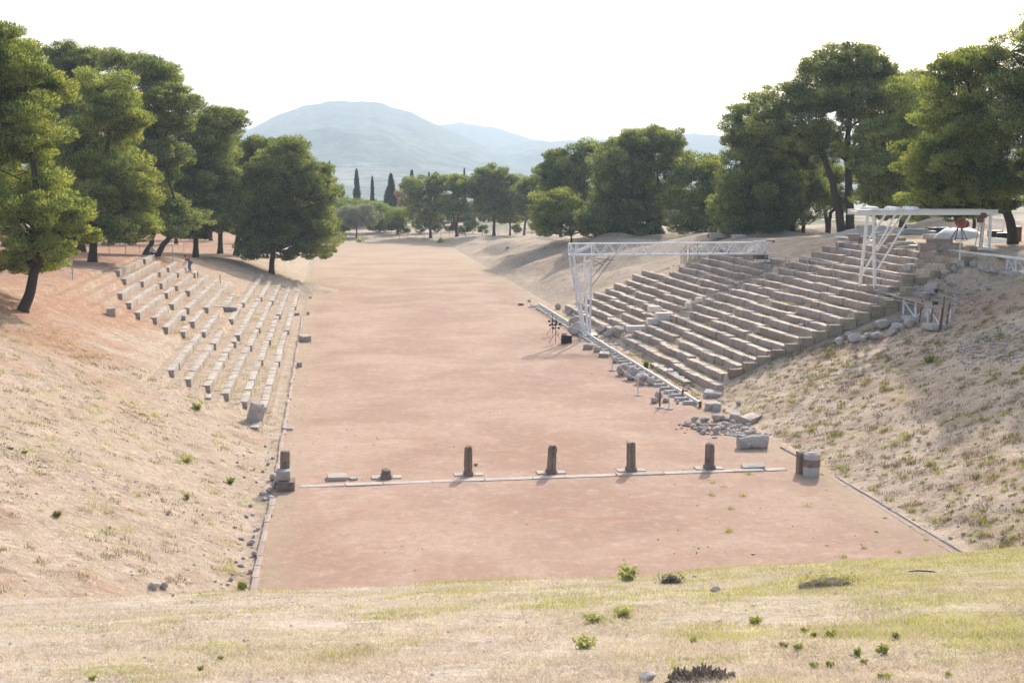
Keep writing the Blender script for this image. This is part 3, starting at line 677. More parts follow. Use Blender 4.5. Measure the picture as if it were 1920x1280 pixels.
# ------------------------------------------------------------------ stone seating
ORD = ['', 'first', 'second', 'third', 'fourth', 'fifth', 'sixth', 'seventh', 'eighth', 'ninth', 'tenth', 'eleventh', 'twelfth', 'thirteenth', 'fourteenth', 'fifteenth', 'sixteenth', 'seventeenth', 'eighteenth', 'nineteenth', 'twentieth']
def bench(xf, xb, y0, y1, ztop, side, label, group, mat, seed, wd=.44, ht=.42, gap=.012, bl=(1.0, 2.0), jit=1.0):
    """a run of seat blocks from (xf,y0) near end to (xb,y1) far end; side +1 rises towards +x"""
    r = rng(seed); mb = MB(); org = Vector(((xf+xb)/2, (y0+y1)/2, ztop-ht)); L = y1-y0; y = y0; ang = math.atan2(xb-xf, L)
    while y < y1-.25:
        l = min(r.uniform(*bl), y1-y)
        if y1-(y+l) < .5: l = y1-y
        t = (y+l/2-y0)/L; x = xf+(xb-xf)*t+side*wd/2+r.normal()*.008*jit
        hh = ht+r.normal()*.010*jit
        worn_box(mb, (x-org.x, y+l/2-org.y, r.normal()*.006), l-gap, wd*(1+r.normal()*.02*jit), hh, rz=-ang+r.normal()*.004*jit, seed=seed*31+len(mb.v), tilt=(r.normal()*.006*jit, r.normal()*.008), seg=.17, chip=.03, rough=.009)
        y += l
    o = mb.build('stone_bench', mat, None, origin=org); tag(o, label, 'stone bench', group); return o
LG, RG = 'stone seat rows on the left bank', 'stone seat rows on the right bank'
# left bank: (row, y near, y far) taken from the photograph
LR = [(1, 62.2, 80.5), (1, 81.0, 96.8), (1, 97.6, 114.5), (1, 115.2, 136), (2, 64.4, 79), (2, 79.3, 88.5), (2, 88.9, 104.5), (2, 105.2, 138), (3, 64.9, 83), (3, 83.4, 92.5), (3, 93.2, 112.5), (3, 113.5, 132.8),
      (4, 65.3, 81.8), (4, 82.6, 84.4), (4, 86.0, 112), (4, 113, 137), (5, 65.2, 78.6), (5, 79.0, 85.5), (5, 92.5, 103.5), (5, 104.3, 135.5), (6, 66, 80.5), (6, 82.3, 93.5), (6, 98.8, 110.4),
      (7, 79.5, 82.6), (7, 84.8, 92.3), (7, 94, 114.2), (8, 78.8, 89.5), (8, 90.3, 114.4), (9, 81, 87.8), (9, 89.5, 98), (9, 99.5, 114.6), (10, 80.5, 93), (10, 94, 99), (10, 100, 112), (10, 112.6, 115.8),
      (11, 83.2, 97.5), (11, 98.3, 108), (11, 108.7, 115.6), (12, 85.8, 94.5), (12, 95.4, 104), (12, 104.6, 109), (12, 110, 116.2), (13, 93.5, 112.1), (14, 96.7, 109), (14, 109.8, 116.7)]
cnt = {}
for row, a, b in LR: cnt[row] = cnt.get(row, 0)+1
seen = {}
def place_word(i, n):
    if n == 1: return 'the only run'
    if n == 2: return ('the near run', 'the far run')[i]
    if n == 3: return ('the near run', 'the middle run', 'the far run')[i]
    return ORD[i+1]+' run from the near end'
for i, (row, a, b) in enumerate(LR):
    k = seen.get(row, 0); seen[row] = k+1
    xl = lambda y: -1.1-.93*(row-1)+.35*(y-62)/75
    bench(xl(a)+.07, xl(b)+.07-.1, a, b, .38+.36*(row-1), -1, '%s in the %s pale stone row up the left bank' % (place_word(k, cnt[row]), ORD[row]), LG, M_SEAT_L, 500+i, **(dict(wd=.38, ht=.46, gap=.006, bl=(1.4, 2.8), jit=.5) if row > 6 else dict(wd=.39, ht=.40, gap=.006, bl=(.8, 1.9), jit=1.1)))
# thin kerb pieces sticking out at the near ends of the left rows, and cross pieces
for i, (x, y, z, l, wd_, q) in enumerate([(-5.55, 65.0, 1.62, 1.0, .3, 'fifth'), (-6.4, 66.1, 1.95, .9, .3, 'sixth'), (-3.8, 64.0, 1.15, 1.0, .3, 'fourth')]):
    mb = MB(); worn_box(mb, (0, 0, 0), l, wd_, .3, seed=700+i, tilt=(.03, .05)); tag(mb.build('kerb_block', M_SEAT_L, None, origin=(x, y, z-.28)), 'small tipped block before the near end of the %s left row' % q, 'stone block', 'loose blocks on the left bank')
for i, (px, py, l, wd_, h_, rz, lb) in enumerate([(421, 582, 2.0, .5, .4, R(80), 'long dark ended block lying crossways in the gap of the left rows'), (209, 592, .55, .5, .55, .2, 'single cube shaped block left of the upper left rows'), (342, 600, .6, .55, .4, 0, 'short block below the upper left rows'),
                                   (572, 640, .8, .65, .5, .5, 'pale tipped block on the track side of the left channel'), (557, 591, .45, .35, .3, .3, 'small square block beside the first left row'), (578, 590, .3, .3, .35, 0, 'small dark stub by the left channel beyond the tipped block'),
                                   (562, 688, .35, .35, .4, 0, 'dark stub by the left channel before the tipped block'), (540, 806, .5, .3, .2, R(90), 'low dark stub nearest the gate on the left channel'), (582, 559, .3, .3, .25, 0, 'tiny stub farthest along the left channel')]):
    p = at(px, py); mb = MB(); worn_box(mb, (0, 0, -.06), l, wd_, h_, rz=rz, seed=720+i, tilt=(.06, -.05)); tag(mb.build('stone_block', M_SEAT_L if i in (0, 3, 4) else M_ROCK, None, origin=p), lb, 'stone block', 'loose blocks on the left bank')
p = at(483, 797); mb = MB(); worn_box(mb, (-.25, .3, -.1), .5, .75, 1.15, rz=.5, seed=741, tilt=(.12, .28), chip=.12); tag(mb.build('stone_block', M_ROCK, None, origin=p), 'upright leaning grey block at the near end of the first left row', 'stone block', 'loose blocks on the left bank')
bench(-1.15, -1.0, 59.4, 62.0, .42, -1, 'lowest outlying run behind the upright leaning grey block', LG, M_SEAT_L, 742, ht=.5)

# right bank
r = rng(77); n_b = 0
SEC = [(1, 13, 68.75, (75.5, 82.3, 89.0), 'near section of the right bank'), (1, 9, 90.9, (98.0, 104.9, 111.6), 'far section of the right bank'), (10, 15, 90.9, (98.2, 105.8), 'far section of the right bank'), (14, 19, 70.0, (76.8, 83.2, 89.2), 'uppermost section of the right bank')]
WD = {3: ('near piece', 'middle piece', 'far piece'), 2: ('near piece', 'far piece'), 1: ('only piece',)}
for r0, r1, ys, ends, where in SEC:
    for row in range(r0, r1+1):
        y = ys+(0 if where[0] != 'u' else (.0, .9, 1.8, 3.2, 3.6, 3.8)[row-14]); pieces = []
        if where[0] == 'n' and row == 1: y = 66.9
        for e in ends:
            e2 = e+r.normal()*.18; pieces.append((y, e2)); y = e2+r.uniform(.02, .14)
        for k, (a, b) in enumerate(pieces):
            if r.random() < .3: a += r.uniform(.1, .5)
            x0 = 22.9+.88*(row-1); off = r.uniform(.16, .36)
            if r.random() < .2 and 1 < row < 13: b -= r.uniform(.8, 2.2)
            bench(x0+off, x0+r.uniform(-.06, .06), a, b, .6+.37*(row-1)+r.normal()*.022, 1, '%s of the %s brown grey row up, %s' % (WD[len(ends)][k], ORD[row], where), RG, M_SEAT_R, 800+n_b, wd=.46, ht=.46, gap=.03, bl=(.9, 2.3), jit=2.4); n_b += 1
# low outer foundation course before the near section
bench(22.3, 22.15, 70.5, 78.0, .25, 1, 'low foundation course at the foot of the near right section', RG, M_SEAT_R, 990, ht=.3)
# new marble pieces of the stair
for i, (x, y, z, l, wd_, h_, lb) in enumerate([(24.1, 89.6, .85, .7, 1.45, .40, 'lowest long new cream marble step of the stair'), (25.25, 89.6, 1.35, .7, .75, .42, 'second new cream marble step, short and stepped'), (26.15, 89.6, 1.55, .8, 1.25, .62, 'large new cream marble block in the middle of the stair'), (26.0, 91.9, 2.02, .8, .85, .40, 'loose cream marble block lying beyond the stair'), (28.0, 89.9, 2.45, .5, .38, .4, 'small white cube high on the stair'), (28.9, 90.2, 2.85, .6, .42, .32, 'pale greenish white block at the top of the marble pieces')]):
    mb = MB(); worn_box(mb, (0, 0, 0), l, wd_, h_, seed=1000+i, chip=.012, rough=.004); tag(mb.build('marble_block', M_MARBLE, None, origin=(x, y, z)), lb, 'marble block', 'new marble pieces of the right stair')
# retaining wall closing the near end of the right seating
def wall(name, x0, x1, y, label, seed, z_off=.0, mat=M_WALL, thick=.5):
    r = rng(seed); mb = MB(); n = int((x1-x0)/.8)
    for i in range(n):
        xa = x0+(x1-x0)*i/n; xm = xa+.4; zt = .6+.37*((xm-22.85)/.88)-.12+z_off; zb = g(xm, y-.6)-.4
        H = zt-zb; hs = max(1, int(H/.45))
        for k in range(hs): worn_box(mb, (xm-x0, 0, zb+H*k/hs-0), thick*r.uniform(.92, 1.06), .8, H/hs+.01, seed=seed*7+i*9+k, chip=.04, rough=.02, seg=.2)
    tag(mb.build(name, mat, None, origin=(x0, y, 0)), label, 'wall')
wall('retaining_wall', 24.3, 34.9, 68.5, 'tan masonry wall closing the near end of the right seating', 1100)
wall('retaining_wall', 34.9, 39.6, 69.9, 'higher masonry wall at the near end of the uppermost right seating', 1101, z_off=.05)

# ------------------------------------------------------------------ start line, pillars, gate, channels
def blocks_along(name, a, b, wd_, ht_, bl, mat, label, cat, seed, zt=.05, jit=.02):
    r = rng(seed); a, b = Vector(a), Vector(b); L = (b-a).length; ang = math.atan2(-(b-a).x, (b-a).y); mb = MB(); s = 0
    while s < L-.2:
        l = min(r.uniform(*bl), L-s); p = a.lerp(b, (s+l/2)/L)-a
        worn_box(mb, (p.x+r.normal()*jit, p.y, zt-ht_+r.normal()*.006), l-.015, wd_*r.uniform(.93, 1.05), ht_, rz=ang, seed=seed*13+len(mb.v), seg=.18, chip=.03, rough=.01); s += l
    return tag(mb.build(name, mat, None, origin=a), label, cat)
blocks_along('stone_sill', (.95, 49.23, 0), (20.7, 49.55, 0), .42, .3, (1.1, 2.2), M_SILL, 'pale stone starting line set in the red earth across the track', 'starting line', 1200, .038)
blocks_along('stone_channel', (-.17, 35, 0), (0, 47.2, 0), .21, .3, (.9, 1.8), M_KERB, 'pinkish stone channel edging the track before the left gate pillar', 'stone kerb', 1201, .10)
blocks_along('stone_channel', (0, 50.6, 0), (-.1, 112, 0), .18, .3, (.9, 1.8), M_KERB, 'long thin stone channel along the left edge beyond the gate pillar', 'stone kerb', 1202, .08)
blocks_along('stone_channel', (21.9, 37.2, 0), (22.02, 48.0, 0), .13, .3, (.9, 1.8), M_KERB, 'narrow stone channel along the right edge before the round gate pillar', 'stone kerb', 1203, .03)
blocks_along('stone_channel', (22.18, 37.2, 0), (22.25, 48.0, 0), .09, .3, (.9, 1.8), M_ROCK, 'darker outer kerb beside the narrow right channel', 'stone kerb', 1204, .06)
blocks_along('stone_channel', (22.2, 49.8, 0), (22.0, 53.6, 0), .16, .3, (.9, 1.8), M_KERB, 'short kerb piece between the round gate pillar and the fallen column', 'stone kerb', 1205, .08)
def fluted(px, py, h, rad, label, seed, top='round', half=True, tilt=0, slab=True, lean=0):
    p = at(px, py); r = rng(seed); root = empty('stone_pillar', p, label, 'stone pillar', 'dark pillars on the starting line')
    n, m = 28, 16; V = []; F = []
    for k in range(m+1):
        t = k/m; z = t*h
        for j in range(n):
            a = 2*math.pi*j/n
            fx, fy = math.cos(a), math.sin(a)
            q = (abs(fx)**3.2+abs(fy)**3.2)**(-1/3.2)          # squarish section with a groove on the near face
            rr = rad*q*(1-.06*t)
            d = abs(((a-(-math.pi/2)+math.pi) % (2*math.pi))-math.pi)
            if half: rr *= 1-.30*math.exp(-(d/.16)**2)
            if top == 'round': rr *= 1-.30*ss(.92, 1.0, t)
            V.append((rr*fx+lean*z, rr*fy, z))
    V = np.array(V); nn = vnoise(V[:, 0]*6+seed, V[:, 1]*6, V[:, 2]*5, s=seed)+.5*vnoise(V[:, 0]*14, V[:, 1]*14+seed, V[:, 2]*14, s=seed+1)
    V[:, :2] *= (1+.05*nn)[:, None]; V[-n:, 2] += nn[-n:]*.05
    for k in range(m):
        for j in range(n): F.append((k*n+j, k*n+(j+1) % n, (k+1)*n+(j+1) % n, (k+1)*n+j))
    F.append(tuple(m*n+j for j in range(n)))
    mb = MB().add(V.tolist(), F); mb.build('shaft', M_PILLAR, root)
    mb = MB(); worn_box(mb, (0, 0, -.08), rad*2.3, rad*2.35, .26, seed=seed+5, chip=.04); mb.build('foot_block', M_PILLAR, root)
    if slab:
        mb = MB(); worn_box(mb, (-.16, .1, -.12), .55, .84, .17, seed=seed+3, chip=.03); worn_box(mb, (.44, .08, -.12), .5, .34, .165, seed=seed+4, chip=.03); mb.build('base_slab', M_SILL, root)
    return root
fluted(878, 891, 1.17, .17, 'round topped dark pillar, leftmost of the four free standing ones', 1301, 'round')
fluted(1033, 887, 1.13, .185, 'slightly leaning pillar with a deep groove, second of the four', 1302, 'round', lean=.06)
fluted(1183, 883, 1.20, .185, 'flat topped tallest pillar, third of the four', 1303, 'flat', lean=-.01)
fluted(1330, 879, 1.08, .19, 'rounded pillar on a square foot, rightmost of the four', 1304, 'round')
rt = fluted(724, 896, .34, .19, 'short broken pillar stub on the starting line', 1305, 'flat', half=False)
p = at(632, 900); rt = empty('stone_slab', p, 'low pale slab lying in a shallow dark hollow by the starting line', 'stone slab')
mb = MB(); worn_box(mb, (0, .25, -.04), .7, .8, .20, rz=.05, seed=1310, tilt=(.05, .02), chip=.05); mb.build('slab', M_SILL, rt)
mb = MB(); worn_box(mb, (.62, .1, -.04), .4, .3, .12, rz=.5, seed=1311, chip=.05); mb.build('fragment', M_ROCK, rt)
# left gate: stacked blocks with a pillar
p = at(537, 922); gl = empty('gate_pillar', p, 'left gate pier of two stacked dark blocks carrying a brown pillar', 'stone pillar')
mb = MB(); worn_box(mb, (-.02, .45, -.05), .9, .68, .42, seed=1320, chip=.06); mb.build('lower_block', M_PILLAR, gl)
mb = MB(); worn_box(mb, (-.12, .55, .37), .62, .56, .38, seed=1321, chip=.05); mb.build('upper_block', M_ROCK, gl)
mb = MB(); worn_box(mb, (-.08, .95, -.1), .36, .36, 1.52, seed=1322, chip=.05, tilt=(0, .02)); mb.build('shaft', M_PILLAR, gl)
# right gate: rounded half column mended with cement
p = at(1521, 892); gr = empty('gate_pillar', p, 'right gate pier, thick rounded drum mended with pale cement', 'stone pillar')
def drum(rad, z0, z1, seed, cap=False, dx=0, dy=0):
    n, m = 30, 8; V = []; F = []
    for k in range(m+1):
        z = z0+(z1-z0)*k/m; q = rad*(1-(.45*ss(.7, 1, k/m) if cap else 0))
        for j in range(n): a = 2*math.pi*j/n; V.append((dx+q*math.cos(a), dy+q*math.sin(a), z))
    V = np.array(V); nn = vnoise(V[:, 0]*6+seed, V[:, 1]*6, V[:, 2]*6, s=seed); V[:, :2] *= (1+.035*nn)[:, None]; V[:, 2] += .02*nn
    for k in range(m):
        for j in range(n): F.append((k*n+j, k*n+(j+1) % n, (k+1)*n+(j+1) % n, (k+1)*n+j))
    F += [tuple(range(n))[::-1], tuple(m*n+j for j in range(n))]
    return MB().add(V.tolist(), F)
drum(.325, -.1, .42, 1330).build('cement_foot', M_CONC, gr); drum(.335, .40, .70, 1331).build('lower_drum', M_PILLAR, gr); drum(.32, .69, .98, 1332, True).build('upper_drum', M_CONC, gr)
mb = MB(); worn_box(mb, (-.24, .5, -.1), .4, .36, 1.02, seed=1333, chip=.05); mb.build('rear_block', M_PILLAR, gr)

# ------------------------------------------------------------------ rocks
ROCKS = []
def ico(sub):
    bm = bmesh.new(); bmesh.ops.create_icosphere(bm, subdivisions=sub, radius=1); V = np.array([v.co[:] for v in bm.verts]); F = [[v.index for v in f.verts] for f in bm.faces]; bm.free(); return V, F
IV, IF = ico(3)
for s in range(12):
    r = rng(4000+s); V = IV.copy(); 
    for q in range(9):                               # cut flats
        nd = unit(r, 1)[0]; dd = r.uniform(.55, .85); k = V@nd; V = V-np.outer(np.maximum(k-dd, 0), nd)*.9
    nn = fbm(V[:, 0]*1.6+s*7, V[:, 1]*1.6, V[:, 2]*1.6, s=s, o=3); V *= (1+.16*nn)[:, None]
    V /= np.abs(V).max(0); me = np_mesh('rock_form', V, IF, 3, False); me.materials.append(M_ROCK); ROCKS.append(me)
def rock(px, py, wpx, hpx, label, group, seed, cat='rock', name='rock', dep=1.0, sink=.18, mat=None, rz=None, p=None):
    r = rng(seed); p = at(px, py) if p is None else Vector(p); s = depth(p)/FPX; wd_, hh = wpx*s*.5, hpx*s*.5
    me = ROCKS[int(r.integers(12))]
    if mat is not None: me = me.copy(); me.materials.clear(); me.materials.append(mat)
    o = bpy.data.objects.new(name, me); COL.objects.link(o)
    o.scale = (wd_, wd_*dep*r.uniform(.8, 1.1), hh*1.1); o.rotation_euler = (r.normal()*.08, r.normal()*.08, r.uniform(-.35, .35) if rz is None else rz)
    o.location = (p.x, p.y+wd_*.3, p.z+hh*(1-sink)); return tag(o, label, cat, group)
# fallen column and the big blocks on the right
p = at(1412, 842); rt = empty('fallen_column', p, 'big fallen column drum lying at the right edge of the track', 'fallen column')
V = []; F = []; n, m = 22, 14
for k in range(m+1):
    t = k/m; x = -.62+t*1.32
    for j in range(n): a = 2*math.pi*j/n; q = .26+.07*t; V.append((x, q*math.cos(a)+.25, q*1.0*math.sin(a)+.25+.02*t))
V = np.array(V); nn = fbm(V[:, 0]*3, V[:, 1]*3, V[:, 2]*3, s=77); V[:, 1:] = (V[:, 1:]-[.25, .25])*(1+.16*nn)[:, None]+[.25, .25]; V[:, 0] += .05*nn
for k in range(m):
    for j in range(n): F.append((k*n+j, k*n+(j+1) % n, (k+1)*n+(j+1) % n, (k+1)*n+j))
F += [tuple(range(n))[::-1], tuple(m*n+j for j in range(n))]
MB().add(V.tolist(), F).build('shaft', M_ROCK, rt)
mb = MB(); worn_box(mb, (.50, .3, -.03), .48, .36, .56, rz=.35, seed=1402, tilt=(.1, .15), chip=.12); mb.build('broken_end', M_ROCK, rt)
for i, (px, py, l, wd_, h_, rz, tl, lb, mt) in enumerate([
    (1378, 790, .8, .5, .5, .35, (.05, .1), 'upright edged grey block right of the rail end', M_ROCK), (1408, 792, 1.5, .62, .42, .75, (.04, .22), 'long pale slab propped against the right bank', M_SEAT_R),
    (1416, 880, .55, .95, .22, .1, (.12, -.05), 'flat wedge shaped slab before the round gate pillar', M_SILL), (1330, 768, .5, .42, .42, .2, (.03, .05), 'left one of a pair of cube blocks by the rail end', M_CONC),
    (1345, 770, .55, .45, .48, .3, (0, .04), 'right one of a pair of cube blocks by the rail end', M_CONC), (1340, 744, .9, 1.0, .35, .4, (.08, .05), 'broad flat block at the near corner of the right seating', M_ROCK),
    (1238, 695, .7, .6, .38, .5, (.03, .03), 'pink block alone beside the rail below the first row', M_SEAT_R), (1258, 703, 1.1, .42, .42, .42, (0, .05), 'first of three grey blocks leaning on the lowest right row', M_ROCK),
    (1268, 708, 1.1, .4, .36, .42, (.02, .1), 'second of three grey blocks leaning on the lowest right row', M_ROCK), (1277, 716, 1.0, .42, .34, .42, (.02, .05), 'last and nearest of three grey blocks by the lowest right row', M_ROCK),
    (1104, 655, .7, .7, .45, .3, (.1, .05), 'pinkish cube block by the foot of the truss mast', M_SEAT_R), (1134, 669, .9, .7, .35, .3, (.05, .05), 'low pinkish slab between the mast and the rock row', M_SEAT_R),
    (1150, 606, .8, .9, .4, .2, (.1, .1), 'tilted pink block lying on the second row by the mast', M_SEAT_R), (1324, 667, .5, .5, .4, .6, (.3, .2), 'small tilted pale stone on the third near row', M_CONC)]):
    p = at(px, py); mb = MB(); worn_box(mb, (0, wd_*.3, -.07), l, wd_, h_, rz=-rz, seed=1420+i, tilt=tl, chip=.06, rough=.025); tag(mb.build('stone_block', mt, None, origin=p), lb, 'stone block', 'loose blocks on the right side')
RK = [(1168, 703, 24, 24, 'large rounded rock at the far end of the rock row by the track'), (1186, 712, 30, 26, 'largest pinkish rock in the middle of the rock row by the track'), (1204, 720, 30, 22, 'grey pitted rock nearest in the rock row by the track'), (1222, 722, 22, 16, 'low rock trailing at the near end of the rock row'),
      (1120, 660, 16, 14, 'dark rock between the mast foot and the rock row'), (1153, 680, 14, 12, 'dark small rock above the rock row'), (1236, 752, 16, 22, 'upright rock behind the rope post by the rail'), (1226, 756, 14, 12, 'squat rock left of the upright rock by the rail'), (1250, 755, 14, 11, 'squat rock right of the upright rock by the rail'), (1271, 757, 7, 8, 'pebble like rock near the rail end'),
      (1085, 628, 40, 26, 'big pale boulder at the foot of the truss mast'), (1078, 612, 24, 22, 'white boulder behind the mast foot'), (1128, 625, 22, 16, 'rock just right of the mast foot'), (1143, 632, 26, 14, 'rock among rubble at the far stair foot'), (1160, 626, 30, 16, 'long grey rock at the foot of the stair'), (1178, 620, 20, 14, 'grey rock on top of the stair foot rubble'),
      (1046, 580, 12, 12, 'lone rock by the far end of the rail'), (1068, 590, 12, 10, 'left rock of a pair near the far rail'), (1075, 594, 10, 7, 'right rock of a pair near the far rail'),
      (1385, 760, 10, 9, 'rounded stone on the bank above the cube blocks'), (1358, 772, 7, 7, 'small brown stone by the cube blocks'), (992, 566, 8, 5, 'flat stone at the track edge near the far rail end'), (977, 572, 14, 5, 'long flat stone at the far right track edge')]
for i, (x, y, a, b, lb) in enumerate(RK): rock(x, y, a, b, lb, 'rocks along the right edge of the track', 1500+i)
BO = [(1576, 647, 22, 16, 'lowest boulder at the left end of the boulder line'), (1604, 643, 28, 20, 'brown boulder second from the left end of the boulder line'), (1620, 642, 14, 14, 'small pale boulder third in the boulder line'), (1629, 634, 22, 14, 'dark boulder behind the small pale one'), (1645, 637, 24, 16, 'squarish grey boulder in the middle of the boulder line'), (1657, 617, 34, 20, 'largest pinkish flat topped boulder under the masonry wall'), (1673, 630, 22, 20, 'tall rounded grey boulder in the boulder line'), (1686, 618, 24, 14, 'pale boulder behind the tall rounded one'), (1709, 612, 28, 16, 'dark grey boulder nearest the scaffold'), (1595, 632, 20, 12, 'boulder behind the brown one')]
for i, (x, y, a, b, lb) in enumerate(BO): rock(x, y, a, b, lb, 'boulders under the masonry wall', 1540+i)
WR = [(1775, 514, 20, 8, 'flat white stone at the left end of the upper rubble wall'), (1793, 510, 20, 14, 'angular white stone in the upper rubble wall'), (1803, 502, 16, 16, 'upright white stone in the upper rubble wall'), (1828, 500, 18, 12, 'grey stone left end of the stone row under the elevated rail'), (1846, 508, 26, 12, 'long grey stone in the row under the elevated rail'), (1862, 512, 18, 12, 'end stone of the row under the elevated rail'), (1884, 517, 14, 10, 'block under the first trestle of the elevated rail')]
for i, (x, y, a, b, lb) in enumerate(WR): rock(x, y, a, b, lb, 'pale stones below the elevated rail', 1560+i)
# rubble heap in front of the fallen column
r = rng(1600)
heap = [(1290, 797, 14, 8), (1302, 803, 12, 9), (1312, 808, 12, 10), (1319, 814, 10, 8), (1306, 798, 14, 10), (1322, 801, 14, 8), (1303, 790, 16, 10), (1322, 792, 20, 12), (1342, 790, 16, 14), (1355, 788, 16, 12), (1340, 802, 14, 12), (1344, 812, 18, 14), (1362, 800, 16, 10), (1374, 796, 12, 10), (1378, 806, 16, 10), (1366, 790, 14, 8), (1390, 802, 14, 8), (1398, 808, 14, 8), (1404, 814, 16, 8), (1384, 815, 12, 7), (1392, 820, 14, 7), (1412, 812, 14, 8), (1404, 800, 12, 8), (1356, 806, 14, 10), (1376, 812, 10, 6), (1330, 808, 8, 6)]
hl = ['leftmost flat stone of the rubble heap', 'front left stone of the rubble heap', 'low stone behind the front left one', 'single stone poking out at the front of the rubble heap', 'pale stone on the left arm of the rubble heap', 'dark gap stone of the left arm of the rubble heap']
for i, (x, y, a, b) in enumerate(heap): rock(x, y, a, b, hl[i] if i < len(hl) else 'grey stone in the main part of the rubble heap before the fallen column', 'stones of the rubble heap', 1610+i, 'stone', 'rubble_stone', mat=None)
# stones beside the left kerb and on the left slope
ks = [(512, 900, 16, 14), (515, 915, 16, 16), (505, 922, 14, 9), (520, 893, 14, 12), (492, 928, 12, 7), (508, 936, 16, 7), (496, 938, 12, 6), (530, 880, 10, 8), (503, 872, 8, 6), (476, 882, 7, 5), (493, 886, 7, 6), (458, 896, 6, 5), (481, 905, 6, 4), (470, 950, 8, 6), (462, 970, 10, 6), (473, 967, 9, 5), (440, 990, 6, 5), (478, 997, 8, 5), (453, 1012, 12, 7), (484, 994, 10, 6), (471, 1021, 16, 10), (476, 1008, 8, 6), (477, 1042, 12, 10), (456, 1048, 8, 5), (452, 1063, 14, 8), (443, 1055, 8, 5), (433, 1089, 9, 8), (436, 1078, 9, 5), (469, 1074, 8, 8), (452, 1100, 12, 6), (427, 1096, 8, 5), (403, 1092, 7, 5), (445, 868, 6, 4), (457, 855, 5, 4), (498, 838, 7, 4), (512, 860, 8, 5)]
for i, (x, y, a, b) in enumerate(ks): rock(x, y, a, b, 'block of rubble piled against the left gate pier' if i < 8 else 'small grey stone scattered on the slope beside the left kerb', 'rubble against the left gate pier' if i < 8 else 'small stones beside the left kerb', 1660+i, 'stone', 'stone')
for i, (x, y, a, b, lb) in enumerate([(316, 965, 12, 9, 'lone grey stone in the middle of the left slope'), (380, 966, 6, 5, 'tiny stone right of the lone grey one on the left slope'), (345, 962, 4, 4, 'pebble on the left slope'), (20, 841, 14, 7, 'dark flat stone at the far left of the slope'), (290, 1103, 22, 13, 'left one of two dark stones on the crest'), (309, 1104, 18, 14, 'right one of two dark stones on the crest'), (325, 1118, 8, 6, 'small stone below the two dark crest stones'), (1342, 1110, 24, 12, 'dark rock sticking out of the front grass'), (1215, 1278, 36, 18, 'grey rock beside the burnt stump at the bottom'), (1412, 1000+40, 8, 5, 'small stone on the front crest'), (1302, 1072+10, 9, 5, 'red brown stone on the front crest'), (1175, 1195, 8, 8, 'black stone on the front grass'), (1783, 1010, 9, 5, 'white pebble at the foot of the right bank'), (1806, 1003, 9, 7, 'larger white pebble at the foot of the right bank'), (1880, 1012, 9, 8, 'greyish pebble at the right end of the bank foot'), (1687, 951, 9, 4, 'white flat pebble beside the right kerb'), (1670, 955, 10, 5, 'grey flat pebble beside the right kerb'), (1857, 980, 9, 7, 'pale stone on the right bank near the frame edge'), (1020, 468, 8, 5, 'dark boulder alone on the far right bank'), (952, 466, 9, 4, 'dark low rock on the far right bank nearer the track')]):
    rock(x, y, a, b, lb, 'lone stones on the slopes', 1720+i, 'stone', 'stone')
for i, (x, y, a, b) in enumerate([(1560+dx, 630, 0, 0) for dx in ()]): pass
# stones heaped on the near right row ends
for i, (x, y, a, b) in enumerate([(1503, 614, 12, 8), (1512, 609, 11, 8), (1520, 615, 10, 7), (1508, 606, 9, 6), (1516, 604, 8, 6)]):
    rock(x, y, a, b, 'loose stone of the little heap on the near row end', 'little heap on a near right row', 1750+i, 'stone', 'rubble_stone')

# ------------------------------------------------------------------ truss crane over the right seating
CY0, CY1 = 93.2, 94.0                              # the two side planes of the girder
p0 = aty(1068, 457, 93.6); p1 = aty(1450, 457, 93.6); XT0, XT1 = p0.x, p1.x; ZT, ZB = p0.z, aty(1068, 478, 93.6).z
mast = Vector((21.55, 93.6, .1))
tc = empty('truss_crane', (XT0+1, 93.6, 0), 'white lattice truss crane spanning the right seating rows on a splayed mast', 'gantry crane')
O = Vector((XT0+1, 93.6, 0))
def lp(x, y, z): return Vector((x, y, z))-O
mb = MB()
for y in (CY0, CY1):
    mb.bar(lp(XT0, y, ZT), lp(XT1-.2, y, ZT), .09); mb.bar(lp(XT0, y, ZB), lp(XT1-.9, y, ZB), .09)
    n = 11; xs = [XT0+1.75+(XT1-XT0-2.3)*i/n for i in range(n+1)]
    for i in range(n):
        xm = (xs[i]+xs[i+1])/2
        mb.bar(lp(xs[i], y, ZT), lp(xm, y, ZB), .05); mb.bar(lp(xm, y, ZB), lp(xs[i+1], y, ZT), .05)
for i in range(12):
    x = XT0+1.75+(XT1-XT0-2.3)*i/11; mb.bar(lp(x, CY0, ZT), lp(x, CY1, ZT), .05); mb.bar(lp(x, CY0, ZB), lp(x+.6, CY1, ZB), .05)
part('girder', mb, M_WHITE, tc)
mb = MB()
for x in (XT0, XT0+.55, XT0+1.75):
    for y in (CY0, CY1): mb.bar(lp(x, y, ZT), lp(x, y, ZB-.05), .08)
    mb.bar(lp(x, CY0, ZT), lp(x, CY1, ZT), .07); mb.bar(lp(x, CY0, ZB), lp(x, CY1, ZB), .09)
for y in (CY0, CY1):
    mb.bar(lp(XT0, y, ZB), lp(XT0+1.75, y, ZT), .06); mb.bar(lp(XT0, y, ZT), lp(XT0+.55, y, ZB), .06); mb.bar(lp(XT0+.55, y, ZB+.15), lp(XT0+1.75, y, ZT-.1), .06); mb.bar(lp(XT0, y, ZB), lp(XT0+1.75, y, ZB), .12)
part('mast_head', mb, M_WHITE, tc)
foot = [(aty(1094, 618, 93.2), aty(1068, 482, 93.2)), (aty(1106, 622, 93.2), aty(1109, 482, 93.2)), (aty(1097, 614, 94.0), aty(1076, 482, 94.0)), (aty(1102, 612, 94.0), aty(1096, 482, 94.0))]
